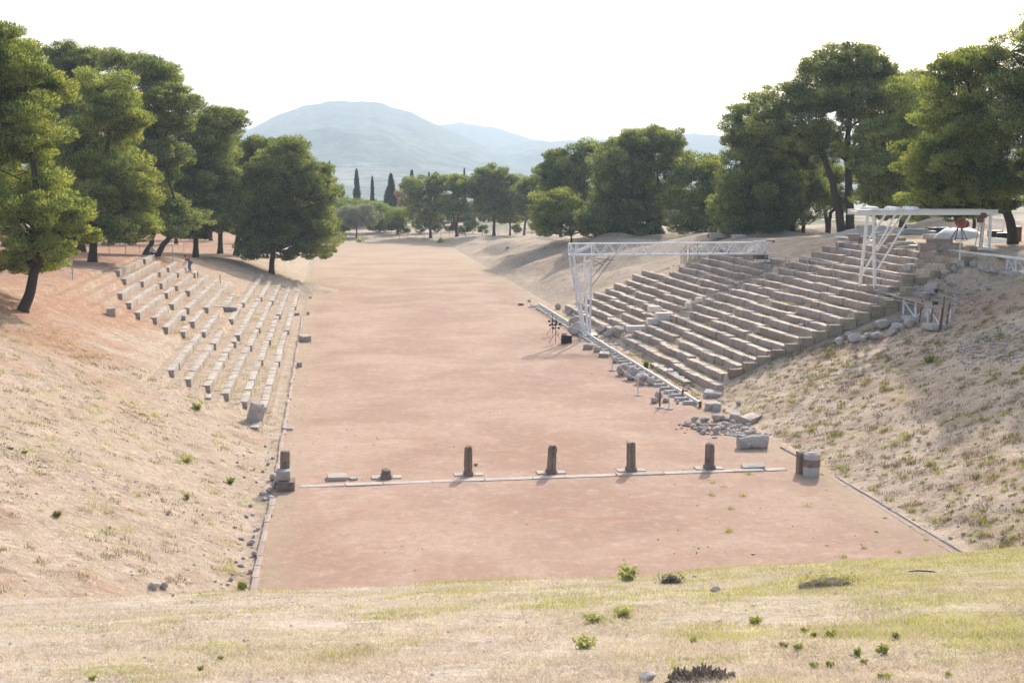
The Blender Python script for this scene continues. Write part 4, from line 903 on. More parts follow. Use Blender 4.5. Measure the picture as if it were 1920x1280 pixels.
for i, (a, b) in enumerate(foot):
    mb = MB(); a = Vector(a); b = Vector(b); a.z = .15; mb.tube([a-O, b-O], [.085, .085], 10); part('mast_leg', mb, M_WHITE, tc)
mb = MB(); A = lambda px, py: Vector(aty(px, py, 93.2))-O
mb.bar(A(1091, 548), A(1104, 548), .06); mb.bar(A(1084, 545), A(1110, 543), .05); mb.bar(A(1071, 500), A(1103, 600), .07); mb.bar(A(1076, 484), A(1090, 545), .06); mb.bar(A(1110, 484), A(1094, 560), .05)
part('mast_brace', mb, M_WHITE, tc)
mb = MB(); mb.box(Vector((21.45, 93.6, .12))-O, (1.1, 1.3, .16)); part('mast_foot', mb, M_GREYM, tc)
for a, b in (((1110, 536), (1158, 472)), ((1111, 520), (1142, 480)), ((1110, 484), (1152, 488)), ((1110, 486), (1130, 497)), ((1112, 500), (1148, 482))):
    mb = MB(); mb.tube([A(*a), A(*b)], .022, 6); part('cable', mb, M_DARK, tc)
# end carriage riding the upper rail
mb = MB(); C1 = aty(1432, 480, 93.6); cx1 = C1.x
for y in (CY0-.1, CY1+.1):
    for dx in (-.5, -.15, .2, .55): mb.bar(lp(cx1+dx*.35-.3, y, ZT-.1), lp(cx1+dx*1.1-.3, y, ZB-.02), .05)
mb.bar(lp(XT1-1.7, CY0, ZT+.06), lp(XT1-.25, CY0, ZT+.06), .14); mb.bar(lp(XT1-.05, CY0, ZT-.1), lp(XT1-.75, CY0, ZB), .05); mb.bar(lp(XT1-.05, CY1, ZT-.1), lp(XT1-.75, CY1, ZB), .05)
part('end_frame', mb, M_WHITE, tc)
mb = MB(); mb.box(lp(cx1-.25, 93.6, ZB-.26), (.9, .9, .34)); part('carriage', mb, M_RUST, tc)
mb = MB(); mb.box(lp(cx1-.25, 93.2, ZB-.52), (1.15, .35, .2)); part('carriage_base', mb, M_WHITE, tc)
mb = MB(); mb.box(lp(XT1-.45, 93.4, ZT+.1), (.3, .35, .22)); mb.tube([lp(XT1-.3, 93.2, ZT+.1), lp(XT1-.05, 93.2, ZT+.1)], .09, 10); part('winch', mb, M_ORANGE, tc)

# ------------------------------------------------------------------ white hoist frame further up
HY0, HY1 = 72.3, 73.9
hf = empty('hoist_frame', (34.4, 73, 5.3), 'cream steel hoist frame with a solid top beam over the uppermost right rows', 'gantry crane'); O2 = Vector((34.4, 73, 5.3))
b0 = aty(1598, 396, 73); b1 = aty(1858, 399, 73); zb = b0.z-.06
def hp(px, py, Y): return Vector(aty(px, py, Y))-O2
for y, ln in ((HY0, 0), (HY1, 1)):
    mb = MB(); xa = b0.x+(.0 if ln == 0 else .1); xb = b1.x+.05
    mb.box(Vector(((xa+xb)/2, y, zb))-O2, (xb-xa, .05, .26)); mb.box(Vector(((xa+xb)/2, y, zb+.145))-O2, (xb-xa, .22, .03)); mb.box(Vector(((xa+xb)/2, y, zb-.145))-O2, (xb-xa, .22, .03))
    part('top_beam', mb, M_CREAM, hf)
mb = MB()
for px in (1606, 1858): x = aty(px, 398, 73).x; mb.bar(Vector((x, HY0, zb))-O2, Vector((x, HY1, zb))-O2, .16)
part('cross_beam', mb, M_CREAM, hf)
for px in (1632, 1674, 1707): x = aty(px, 388, 73).x; mb = MB(); mb.box(Vector((x, 73, zb+.24))-O2, (.46 if px == 1632 else .36, 1.9, .18), taper=.72); part('beam_cap', mb, M_WHITE, hf)
zf = 5.32
for (tx, bx, y) in ((1638, 1640, HY0), (1627, 1612, HY1)):
    a = Vector(aty(tx, 400, y)); b = Vector(aty(bx, 538, y)); b.z = zf; mb = MB(); mb.bar(a-O2, b-O2, .15); part('leg', mb, M_CREAM, hf)
for (tx, bx, by, y) in ((1662, 1622, 460, HY0), (1680, 1618, 512, HY1), (1693, 1645, 470, HY1), (1709, 1645, 506, HY0)):
    mb = MB(); mb.bar(hp(tx, 400, y), hp(bx, by, y), .09); part('brace', mb, M_CREAM, hf)
zr = 7.55
for (px, y) in ((1858, HY0), (1842, HY1)):
    a = Vector(aty(px, 400, y)); b = a.copy(); b.z = zr+.12; mb = MB(); mb.bar(a-O2, b-O2, .13); part('leg', mb, M_CREAM, hf)
xr = aty(1850, 468, 73).x
mb = MB(); mb.box(Vector((xr, 73.1, zr+.08))-O2, (.5, 2.2, .16)); mb.box(Vector((xr-.5, HY0, zr+.1))-O2, (.9, .12, .14)); part('wheel_beam', mb, M_CREAM, hf)
mb = MB(); h = Vector(aty(1843, 404, HY0)); mb.tube([h-O2+Vector((-.16, 0, 0)), h-O2+Vector((.16, 0, 0))], .17, 14); mb.box(h-O2+Vector((-.1, .1, -.28)), (.3, .3, .3)); part('hoist_drum', mb, M_RUST, hf)
for dx in (-.15, .0, .12): mb = MB(); mb.tube([h-O2+Vector((dx, 0, -.2)), h-O2+Vector((dx*1.8-.1, .1, -1.9))], .018, 5); part('cable', mb, M_RUST, hf)

# ------------------------------------------------------------------ rails
def rail(name, pts, label, mat, wd_=.09, ht_=.14, top=.03):
    mb = MB(); o = Vector(pts[0])
    for a, b in zip(pts[:-1], pts[1:]):
        mb.bar(Vector(a)-o, Vector(b)-o, wd_, ht_*.4); mb.bar(Vector(a)-o+Vector((0, 0, ht_*.5)), Vector(b)-o+Vector((0, 0, ht_*.5)), wd_*.6, ht_*.5)
    return tag(mb.build(name, mat, None, origin=o), label, 'rail')
rn, rf = at(1318, 763), at(1015, 573)
RXN, RXF = 21.25, 21.35
Y0r, Y1r = rn.y, 116.5
rail('crane_rail', [(RXN, Y0r, .20), (RXF, Y1r, .20)], 'long pale ground rail at the foot of the right seating', M_CREAM, .11, .13)
rail('crane_rail', [(RXN-.62, 84, .17), (RXF-.72, Y1r, .17)], 'thinner second ground rail running beside the far half of the long one', M_GREYM, .05, .08)
mb = MB(); mb.box((0, 0, .12), (.14, .1, .42)); mb.box((-.02, 3.2, .3), (.12, .12, .28)); tag(mb.build('rail_stop', M_RUST, None, origin=(RXN, Y0r-.1, 0)), 'rusty stop plates at the near end of the long ground rail', 'rail stop')
r = rng(2100); ys_ = np.arange(Y0r+.9, Y1r, 1.16)
for i, y in enumerate(ys_):
    mb = MB(); worn_box(mb, (0, 0, 0), .26, .78, .2, seed=2100+i, chip=.02, rough=.008)
    n = i+1; w_ = 'near' if i < len(ys_)/2 else 'far'; k = n if w_ == 'near' else len(ys_)-i
    o_ = ['', '1st', '2nd', '3rd']; q = o_[k] if k < 4 else ('21st' if k == 21 else '22nd' if k == 22 else '23rd' if k == 23 else '%dth' % k)
    tag(mb.build('rail_sleeper', M_CONC, None, origin=(RXN+(RXF-RXN)*(y-Y0r)/(Y1r-Y0r)-.30+r.normal()*.05, y, -.02)), 'grey sleeper of the ground rail, the %s from its %s end' % (q, w_), 'rail sleeper', 'grey sleepers under the ground rail')
# elevated upper rail on the right with its trestles
er = empty('elevated_rail', (40.4, 62, 7.2), 'elevated cream rail on white trestles running out of view on the right', 'rail'); O3 = Vector((40.4, 62, 7.2))
mb = MB(); mb.box(Vector((40.4, 77, 7.42))-O3, (.34, 32, .1)); part('rail_beam', mb, M_CREAM, er)
for y in (61.8, 65.0, 67.6, 70.0, 88.0, 90.4): 
    mb = MB(); gz = g(40.4, y)-.1
    for dy in (-.55, .55): mb.bar(Vector((40.4, y+dy, gz))-O3, Vector((40.4, y+dy*.75, 7.4))-O3, .07)
    mb.bar(Vector((40.4, y-.5, gz+.1))-O3, Vector((40.4, y+.45, 7.35))-O3, .05); mb.bar(Vector((40.4, y+.5, gz+.1))-O3, Vector((40.4, y-.45, 7.35))-O3, .05)
    if y < 80: mb.bar(Vector((40.4, y+.5, gz+.05))-O3, Vector((40.4, y+2.1, 7.35))-O3, .05)
    part('trestle', mb, M_WHITE, er)
for y in (61.8, 65, 67.6): mb = MB(); worn_box(mb, tuple(Vector((40.3, y, g(40.4, y)-.15))-O3), 1.6, .6, .3, seed=int(y*10)); part('concrete_pad', mb, M_CONC, er)
# upper rail of the truss crane along the walkway with scaffold end
ur = empty('scaffold_rail', (34.0, 63.2, 5.1), 'scaffold carrying the near end of the walkway rail, brown and white posts', 'scaffold'); O4 = Vector((34.0, 63.2, 5.1))
sc = lambda px, py, Y: Vector(aty(px, py, Y))-O4
mb = MB()
for dx in (-.12, .25, .5): mb.bar(Vector((33.9+dx, 62.6, 5.12))-O4, Vector((34.3+dx*.8, 72.0, 5.28))-O4, .08, .06)
mb.bar(sc(1640, 552, 71), sc(1800, 592, 61), .05); part('rail_beam', mb, M_WOOD, ur)
for (x, y) in ((34.0, 63.0), (34.05, 64.6), (34.1, 66.2), (34.15, 67.8), (34.6, 63.2), (34.6, 66.0)):
    mb = MB(); mb.bar(Vector((x, y, g(x, y)-.1))-O4, Vector((x, y, 5.1))-O4, .09); part('post', mb, M_WHITE, ur)
mb = MB()
for (a, b) in (((34.0, 63.0), (34.05, 64.6)), ((34.1, 66.2), (34.05, 64.6)), ((34.1, 66.2), (34.15, 67.8))): mb.bar(Vector((*a, g(*a)+.1))-O4, Vector((*b, 5.0))-O4, .055)
part('diagonal_brace', mb, M_WHITE, ur)
for (x, y, t) in ((33.85, 62.7, 5.75), (34.2, 62.8, 5.4), (33.9, 64.0, 5.3), (33.95, 65.4, 5.3), (33.6, 62.4, 5.2)):
    mb = MB(); mb.bar(Vector((x, y, g(x, y)-.1))-O4, Vector((x+.15, y, t))-O4, .06); part('brown_post', mb, M_RUST, ur)
mb = MB(); worn_box(mb, tuple(Vector((34.1, 63.3, g(34.1, 63.3)-.12))-O4), 1.2, 1.5, .28, seed=2201); part('concrete_pad', mb, M_CONC, ur); mb = MB(); worn_box(mb, tuple(Vector((34.1, 66.4, g(34.1, 66.4)-.12))-O4), 1.2, 1.0, .28, seed=2202); part('concrete_pad', mb, M_CONC, ur)
mb = MB(); mb.box(sc(1755, 545, 62.7), (.16, .16, .2)); part('clamp', mb, M_DARK, ur); mb = MB(); mb.box(sc(1754, 568, 62.6), (.22, .2, .16)); part('clamp', mb, M_DARK, ur)
# walkway railing
wr = empty('rope_railing', (34.4, 69.5, 5.2), 'thin post and rope railing along the walkway between the right rows', 'railing'); O5 = Vector((34.4, 69.5, 5.2))
PY = [69.5, 71.6, 75.4, 79.6, 84.2, 88.6, 93.0, 97.6, 102.5, 106]; tops = []
for y in PY:
    x = 34.75+.003*(y-69); z = 5.5 if y < 90 else 5.5; mb = MB(); mb.tube([Vector((x, y, z-.3))-O5, Vector((x, y, z+.85))-O5], .03, 6); part('post', mb, M_GREYM, wr); tops.append(Vector((x, y, z+.8))-O5)
mb = MB()
for a, b in zip(tops[:-1], tops[1:]):
    for dz in (0, -.35): mb.tube([a+Vector((0, 0, dz)), (a+b)/2+Vector((0, 0, dz-.06)), b+Vector((0, 0, dz))], .014, 5)
part('rope', mb, M_ROPE, wr)
# paling of old stakes at the top of the far section
pf = empty('stake_paling', aty(1295, 500, 108), 'short paling of upright bleached stakes behind the girder', 'fence'); pz = g(pf.location.x, 108); pf.location.z = pz
mb = MB(); r = rng(2300)
for i in range(17): x = (i-8)*.11; q = r.normal()*.05; mb.bar((x, 0, -.1), (x+q, r.normal()*.04, 1.35+r.normal()*.18), .045)
part('stakes', mb, M_WOOD, pf)
# ------------------------------------------------------------------ rope posts, stands and speakers by the mast
RP = [(995, 576, .9, 'rope post farthest away at the right track edge', 0), (1148, 695, 1.0, 'white rope post at the far end of the rock row', 0), (1196, 742, 1.0, 'white rope post standing before the rock row', 0), (1237, 765, .95, 'dark rope post beside the upright rock', 1), (1254, 767, .95, 'white rope post nearest the rail end', 0), (1088, 640, .9, 'white rope post beside the boulder at the mast foot', 0)]
rp_top = []
for px, py, h_, lb, dk_ in RP:
    p = at(px, py); rt = empty('rope_post', p, lb, 'rope post', 'rope posts along the right edge of the track')
    MB().tube([(0, 0, .05), (0, 0, h_)], .028 if not dk_ else .045, 8).build('pole', M_ROPE if not dk_ else M_RUST, rt)
    MB().tube([(0, 0, -.02), (0, 0, .05), (0, 0, .1)], [.24, .24, .1], 16).build('base', M_CONC, rt); rp_top.append(p+Vector((0, 0, h_-.03)))
def rope(a, b, label, sag=.3):
    P = [a.lerp(b, t/8)-Vector((0, 0, sag*4*(t/8)*(1-t/8))) for t in range(9)]; mb = MB(); mb.tube([q-a for q in P], .012, 5); tag(mb.build('rope', M_ROPE, None, origin=a), label, 'rope')
rope(rp_top[1], rp_top[2], 'slack rope strung across the rock row'); rope(rp_top[2], rp_top[4], 'slack rope between the rock row post and the last post'); rope(rp_top[5], rp_top[1], 'slack rope from the mast foot post towards the rock row'); rope(rp_top[0], rp_top[5], 'long slack rope from the farthest post to the mast foot', .5)
for (px, py, h_, lb) in ((1042, 643, 1.9, 'black tripod stand with lamps, nearer of the two by the speakers'), (1036, 629, 1.6, 'black tripod stand with lamps, farther of the two by the mast')):
    p = at(px, py); rt = empty('light_stand', p, lb, 'light stand', 'light stands by the mast')
    MB().tube([(0, 0, .2), (0, 0, h_)], .022, 6).build('pole', M_DARK, rt)
    for a in (0.3, 2.4, 4.5): MB().tube([(0, 0, .75), (.55*math.cos(a), .55*math.sin(a), .02)], .016, 5).build('leg', M_DARK, rt)
    mb = MB(); mb.bar((-.3, 0, h_-.55), (.3, 0, h_-.55), .04); mb.bar((-.3, 0, h_-.8), (.3, 0, h_-.8), .04); mb.build('crossbar', M_DARK, rt)
    for dx, dz in ((-.28, -.5), (0, -.48), (.28, -.52), (-.2, -.8), (.2, -.8)): MB().tube([(dx, -.1, h_+dz), (dx, .1, h_+dz-.03)], [.09, .06], 10).build('lamp', M_DARK, rt)
for (px, py, w_, h_, lb, cap) in ((1059, 645, .42, .62, 'black loudspeaker box with a beige drum on top, left of the pair', 1), (1068, 643, .34, .55, 'smaller black loudspeaker box, right of the pair', 0)):
    p = at(px, py); rt = empty('loudspeaker', p, lb, 'loudspeaker', 'black loudspeakers by the mast')
    mb = MB(); mb.box((0, .2, h_/2), (w_, .4, h_), taper=.96); mb.box((0, -.005, h_/2), (w_*.86, .02, h_*.88)); mb.build('cabinet', M_DARK, rt)
    mb = MB()
    for z, q in ((h_*.35, w_*.3), (h_*.75, w_*.16)): mb.tube([(0, -.03, z), (0, .02, z)], [q, q*.8], 14)
    mb.build('driver', M_DARK, rt)
    if cap:
        o = MB().tube([(0, 0, 0), (0, 0, .16)], [.19, .18], 16).build('beige_drum', M_WOOD, None); o.location = p+Vector((0, .2, h_+.002)); tag(o, 'low round beige drum standing on the left loudspeaker', 'drum')
# ------------------------------------------------------------------ site clutter on the upper right platform
def pl(px, py): return at(px, py, 60, 250)
p = pl(1905, 452); rt = empty('steel_barrel', p, 'dark rusty barrel standing at the right edge of the platform', 'barrel')
MB().tube([(0, 0, 0), (0, 0, .3), (0, 0, .32), (0, 0, .34), (0, 0, .62), (0, 0, .64), (0, 0, .66), (0, 0, .95)], [.33, .33, .345, .33, .33, .345, .33, .33], 20).build('drum_body', M_RUST, rt); MB().tube([(0, 0, .945), (0, 0, .97)], [.3, .3], 20).build('lid', M_GREYM, rt)
p = aty(1800, 452, 84); p.z = g(p.x, p.y); o = None
V = []; F = []; n, m = 30, 12
for k in range(m+1):
    t = k/m; q = math.cos(t*math.pi/2)
    for j in range(n): a = 2*math.pi*j/n; V.append((1.7*q*math.cos(a)*(1+.12*math.sin(3*a)), 1.1*q*math.sin(a), .8*math.sin(t*math.pi/2)**.8-.05))
V = np.array(V); nn = fbm(V[:, 0]*2, V[:, 1]*2, V[:, 2]*2, s=91); V += (nn*.13+.05*vnoise(V[:, 0]*7, V[:, 1]*7, V[:, 2]*7, s=93))[:, None]*np.array([1, 1, .9])
for k in range(m):
    for j in range(n): F.append((k*n+j, k*n+(j+1) % n, (k+1)*n+(j+1) % n, (k+1)*n+j))
o = MB().add(V.tolist(), F).build('covered_heap', M_TARP, None, True, origin=p); tag(o, 'heap under crumpled white sheeting behind the hoist frame leg', 'covered heap')
p = aty(1798, 455, 82); p.z = g(p.x, p.y); rt = empty('cement_mixer', p, 'red cement mixer standing before the white sheeted heap', 'cement mixer')
MB().tube([(-.1, 0, .95), (-.05, 0, 1.0), (.05, 0, 1.15), (.12, 0, 1.35), (.16, 0, 1.55)], [.2, .38, .42, .34, .2], 18).build('drum', M_REDP, rt)
mb = MB(); [mb.bar(a, b, .05) for a, b in (((-.45, -.3, 0), (-.1, 0, .9)), ((.45, -.3, 0), (.1, 0, .9)), ((-.45, .35, 0), (-.1, 0, .9)), ((.45, .35, 0), (.1, 0, .9)), ((-.4, -.28, .15), (.4, -.28, .15)))]; mb.build('stand', M_DARK, rt)
mb = MB(); mb.tube([(.42, -.05, 1.1), (.42, .0, 1.1)], .26, 16); mb.bar((0, 0, 1.1), (.42, -.02, 1.1), .05); mb.build('hand_wheel', M_REDP, rt)
# sand and rubble mounds: uncountable heaps
def mound(name, px, py, Y, rx, ry, h, label, mat, seed, kind='structure'):
    p = aty(px, py, Y); n, m = 44, 16; V = []; F = []
    for k in range(m+1):
        q = k/m
        for j in range(n):
            a = 2*math.pi*j/n; x = rx*q*math.cos(a); y = ry*q*math.sin(a)
            V.append((x, y, h*(math.cos(q*math.pi)*.5+.5)-.06 if True else 0))
    V = np.array(V); V[:, 2] += .16*h*fbm(V[:, 0]*.7+seed, V[:, 1]*.7, s=seed, o=4)*(V[:, 2] > .02)
    V[:, 2] += hgt(V[:, 0]+p.x, V[:, 1]+p.y)-0
    for k in range(m):
        for j in range(n): F.append((k*n+j, k*n+(j+1) % n, (k+1)*n+(j+1) % n, (k+1)*n+j)[::-1])
    o = MB().add(V.tolist(), F).build(name, mat, None, True); o.location = (p.x, p.y, 0); o['kind'] = kind; 
    return o
M_SAND = mat_stone('pale_spoil_earth', (.52, .44, .36), (.45, .37, .30), (.3, .24, .19), (.6, .53, .45), .25, island=False)
M_GRAVEL = mat_stone('grey_gravel', (.42, .41, .39), (.33, .32, .30), (.18, .17, .16), (.55, .54, .52), .4, island=False)
mound('sand_mound', 1810, 432, 112, 11, 6, 1.5, '', M_SAND, 3001); mound('sand_mound', 1640, 448, 104, 6, 3.5, .9, '', M_SAND, 3002); mound('sand_mound', 1450, 450, 122, 5, 3, .8, '', M_SAND, 3003)
mound('gravel_mound', 1850, 462, 79.5, 2.6, 2, .4, '', M_GRAVEL, 3004); mound('earth_mound', 560, 512, 135, 5, 6, .8, '', MG, 3006)
r = rng(3100)
CL = [(1618, 436, 1.2, .9, .7, 'open grey crate at the left of the stacked building material', M_WOOD), (1632, 440, .9, .7, .55, 'wooden crate behind the left legs of the hoist frame', M_WOOD), (1650, 447, 1.4, .8, .3, 'low stack of stone slabs under the white beam', M_CONC), (1668, 458, 2.4, .7, .45, 'grey block wall piece just past the top row', M_SEAT_R), (1690, 461, 1.8, .8, .2, 'flat white slabs lying behind the top row', M_CONC), (1722, 466, 2.4, .5, .14, 'long white plank nearest the gravel', M_CONC), (1745, 448, .9, .7, .35, 'dark grey block alone left of the mixer', M_ROCK), (1762, 470, 2.6, .7, .5, 'long wall block at the right end of the top row', M_SEAT_R), (1716, 440, 3.0, .8, .3, 'long low bluish sheet stack beyond the rows', M_GREYM), (1755, 437, 3.2, .4, .3, 'dark bundle of pipes beside the bluish stack', M_DARK), (1826, 470, .5, .5, .25, 'reddish brick pile by the mixer', M_WALL), (1880, 447, .8, .6, .4, 'dark sack left of the rusty barrel', M_DARK), (1866, 444, .9, .6, .45, 'second dark sack farther from the rusty barrel', M_DARK), (1612, 452, 1.6, .6, .35, 'grey blocks left of the white hoist legs', M_SEAT_R), (1583, 462, 1.0, .6, .3, 'loose block above the top right row end', M_SEAT_R), (1352, 446, 2.2, .8, .5, 'dark low block pile under the leafy pine', M_ROCK), (1385, 448, 1.2, .7, .4, 'single dark block right of the low block pile', M_ROCK)]
for i, (px, py, a, b, c_, lb, mt) in enumerate(CL):
    p = pl(px, py); mb = MB(); worn_box(mb, (0, 0, 0), b, a, c_, rz=r.normal()*.2, seed=3200+i, chip=.03)
    if a > 1.3: worn_box(mb, (r.normal()*.3, .05, c_*.98), b*.8, a*.6, c_*.5, rz=r.normal()*.2, seed=3300+i, chip=.03)
    tag(mb.build('building_block' if mt in (M_SEAT_R, M_ROCK, M_CONC) else 'stored_material', mt, None, origin=p), lb, 'site material', 'building material on the upper right platform')
p = pl(1676, 438); rt = MB().tube([(0, 0, .25), (0, .9, .25)], .25, 16, cap=False).tube([(0, 0, .25), (0, .9, .25)], .19, 16, cap=False).build('concrete_pipe', M_CONC, None, origin=p); tag(rt, 'round concrete pipe end facing the viewer beyond the rows', 'pipe')
# broken pillar stumps and red blocks at the near top end
for i, (px, py, l, wd_, h_, lb, mt) in enumerate([(1700, 536, .7, .7, .75, 'upper reddish cube block at the near end of the top rows', M_WALL), (1702, 556, .7, .75, .6, 'lower reddish block at the near end of the top rows', M_WALL), (1665, 552, .9, .9, .55, 'big dark block overhanging the tan wall', M_SEAT_R), (1642, 548, .9, .8, .5, 'rounded block at the corner of the walkway', M_SEAT_R), (1706, 505, .5, .8, .4, 'pale rounded slab past the uppermost rows', M_CONC), (1727, 565, .8, 1.2, .6, 'grey wall block behind the scaffold rails', M_SEAT_R), (1745, 548, .7, .8, .5, 'white block just above the scaffold', M_CONC)]):
    p = at(px, py, 55); mb = MB(); worn_box(mb, (0, 0, -.05), l, wd_, h_, rz=.15*i, seed=3400+i, tilt=(.04, .03), chip=.06); tag(mb.build('stone_block', mt, None, origin=p), lb, 'stone block', 'loose blocks on the upper right side')
# far scaffolding poles and small white beam right of the hoist frame
p = pl(1890, 440); rt = empty('drill_frame', p, 'small white post and beam frame behind the barrel', 'frame')
mb = MB(); mb.bar((-1.3, 0, 3.0), (1.0, 0, 3.0), .12); mb.build('beam', M_CREAM, rt); MB().bar((0, 0, 0), (0.1, 0, 3.0), .08).build('post', M_CREAM, rt); MB().bar((-.5, 0, 0), (.05, 0, 2.6), .05).build('stay', M_CREAM, rt)
# slim marker posts
for i, (px, py, h_, lb, mt) in enumerate([(1799, 492, 1.3, 'white marker post below the hoist frame leg', M_CREAM), (324, 492, 1.6, 'thin wooden post at the far end of the top left row', M_WOOD), (413, 531, .8, 'short dark stake on the left rows', M_RUST), (371, 521, .55, 'tiny red brown stake near the bending visitor', M_RUST), (136, 524, 1.4, 'thin grey post under the bushy left pine', M_GREYM), (1228, 665, .01, '', None)]):
    if mt is None: continue
    p = at(px, py, 50); tag(MB().tube([(0, 0, -.1), (0, 0, h_)], .035, 7).build('marker_post', mt, None, origin=p), lb, 'post')
# ------------------------------------------------------------------ far fence
p = Vector((0, 242, g(0, 242))); ff = empty('wire_fence', p, 'low wire fence on thin posts closing the far end of the track', 'fence'); r = rng(3500); prev = None
mw = MB()
for i in range(27):
    a = atd(625+i*15.5, 440, 240+i*.25); a.z = g(a.x, a.y); MB().bar(a-p, a-p+Vector((0, 0, 1.35)), .07).build('post', M_GREYM, ff)
    if prev is not None:
        for z in (.3, .75, 1.25): mw.tube([prev-p+Vector((0, 0, z)), a-p+Vector((0, 0, z))], .012, 4)
    prev = a
mw.build('wire', M_GREYM, ff)
p = at(330, 470, 60); lf = empty('wire_fence', p, 'few thin fence posts with wire behind the seated visitor', 'fence'); prev = None; mw = MB()
for px, py in ((205, 478), (236, 476), (262, 475), (300, 474), (345, 472)):
    a = at(px, py, 60); MB().bar(a-p, a-p+Vector((0, 0, 1.1)), .05).build('post', M_GREYM, lf)
    if prev is not None: mw.tube([prev-p+Vector((0, 0, 1.0)), a-p+Vector((0, 0, 1.0))], .012, 4)
    prev = a
mw.build('wire', M_GREYM, lf)
bp = at(620, 425, 200); 
for i, (px, py, rx, h_, lb) in enumerate([(825, 456, 6, 5, 'small green bush at the far right corner of the track'), (676, 454, 8, 4, 'pale low bush at the far end of the track')]):
    p = at(px, py, 150); s = depth(p)/FPX; r = rng(3600+i); rt = empty('bush', p, lb, 'bush'); C, A, B, _ = crown_cloud(r, [((0, 0, h_*s*.7), (rx*s, rx*s, h_*s))], .22, 2.2, flat=.9)
    soup('foliage', C, A, B, rt, M_WEED if i == 0 else M_PALEWEED); MB().tube([(0, 0, -.1), (0, 0, h_*s*.6)], .04, 5).build('stem', M_BARK2, rt, True)

# ------------------------------------------------------------------ the two visitors
def figure(root, J, E_, Rd, mat, name, fingers=None):
    names = list(J); V = [J[k] for k in names]; Ed = [(names.index(a), names.index(b)) for a, b in E_]; rad = [Rd[k] for k in names]
    if fingers:
        for hk, d in fingers:
            i = names.index(hk); h = Vector(J[hk]); d = Vector(d).normalized(); side = d.cross(Vector((0, 0, 1))); side = side.normalized() if side.length > .1 else Vector((1, 0, 0))
            for q in range(5):
                off = side*(-.035+.0175*q); ln = (.05, .075, .082, .076, .06)[q] if q else .05
                dd = (d+side*(-.9 if q == 0 else 0)).normalized(); a = h+off*1.0+d*.03*(q > 0); b = a+dd*ln*.6; c = b+(dd+Vector((0, 0, -.35))).normalized()*ln*.5
                n = len(V); V += [tuple(a), tuple(b), tuple(c)]; rad += [.010, .009, .008]; Ed += [(i, n), (n, n+1), (n+1, n+2)]
    me = bpy.data.meshes.new(name); me.from_pydata([tuple(v) for v in V], Ed, []); o = link(name, me, mat, root)
    o.modifiers.new('skin', 'SKIN'); o.modifiers['skin'].use_smooth_shade = True
    if not me.skin_vertices: 
        bpy.context.view_layer.objects.active = o
    for sv, q in zip(me.skin_vertices[0].data, rad): q = (q, q) if not hasattr(q, '__len__') else q; sv.radius = q; sv.use_root = False
    me.skin_vertices[0].data[0].use_root = True
    m = o.modifiers.new('sub', 'SUBSURF'); m.levels = 1; m.render_levels = 2
    return o
def person(loc, rz, J, label, shirt, trousers, arms_dir):
    root = empty('person', loc, label, 'person', None, rz)
    E_ = [('pel', 'belly'), ('belly', 'chest'), ('chest', 'neck'), ('neck', 'skull'), ('skull', 'crown'), ('chest', 'shL'), ('shL', 'elL'), ('elL', 'wrL'), ('wrL', 'haL'), ('chest', 'shR'), ('shR', 'elR'), ('elR', 'wrR'), ('wrR', 'haR'),
          ('pel', 'hiL'), ('hiL', 'knL'), ('knL', 'anL'), ('anL', 'toL'), ('pel', 'hiR'), ('hiR', 'knR'), ('knR', 'anR'), ('anR', 'toR')]
    Rd = dict(pel=.12, belly=.115, chest=.13, neck=.055, skull=.088, crown=.085, shL=.06, shR=.06, elL=.042, elR=.042, wrL=.028, wrR=.028, haL=.035, haR=.035, hiL=.085, hiR=.085, knL=.058, knR=.058, anL=.038, anR=.038, toL=.035, toR=.035)
    figure(root, J, E_, Rd, M_SKIN, 'body', [('haL', arms_dir), ('haR', arms_dir)])
    S = {k: J[k] for k in ('belly', 'pel', 'chest', 'shL', 'shR')}; 
    for s_ in 'LR': S['m'+s_] = tuple(Vector(J['sh'+s_]).lerp(Vector(J['el'+s_]), .75))
    S['collar'] = tuple(Vector(J['chest']).lerp(Vector(J['neck']), .55))
    figure(root, S, [('belly', 'pel'), ('belly', 'chest'), ('chest', 'collar'), ('chest', 'shL'), ('chest', 'shR'), ('shL', 'mL'), ('shR', 'mR')], dict(belly=.145, pel=.14, chest=.16, collar=.085, shL=.085, shR=.085, mL=.068, mR=.068), shirt, 'shirt')
    T = {k: J[k] for k in ('pel', 'hiL', 'hiR', 'knL', 'knR')}
    for s_ in 'LR': T['c'+s_] = tuple(Vector(J['kn'+s_]).lerp(Vector(J['an'+s_]), .85))
    figure(root, T, [('pel', 'hiL'), ('pel', 'hiR'), ('hiL', 'knL'), ('hiR', 'knR'), ('knL', 'cL'), ('knR', 'cR')], dict(pel=.15, hiL=.105, hiR=.105, knL=.078, knR=.078, cL=.06, cR=.06), trousers, 'trousers')
    # head details: hair cap, ears, nose
    sk = Vector(J['skull']); cr = Vector(J['crown']); c = sk.lerp(cr, .6); up = (cr-sk).normalized(); V = IV.copy(); V = V[:]*[.098, .112, .115]
    fwd = Vector((0, -1, 0))
    hv = []; 
    for v in V: v = Vector(v); hv.append(tuple(c+v+Vector((0, .018, .02)) if v.y > -.03 or v.z > .05 else c+v*.6))
    MB().add(hv, IF).build('hair', M_HAIR, root, True)
    mb = MB(); mb.tube([c+Vector((0, -.085, .0)), c+Vector((0, -.118, -.025))], [.010, .018], 6)
    for sx in (-1, 1): mb.tube([c+Vector((sx*.088, 0, .01)), c+Vector((sx*.104, .01, -.03))], [.02, .014], 6)
    for sx in (-1, 1): mb.tube([c+Vector((sx*.033, -.083, .012)), c+Vector((sx*.033, -.094, .012))], [.012, .008], 6)
    mb.build('face', M_SKIN, root); return root
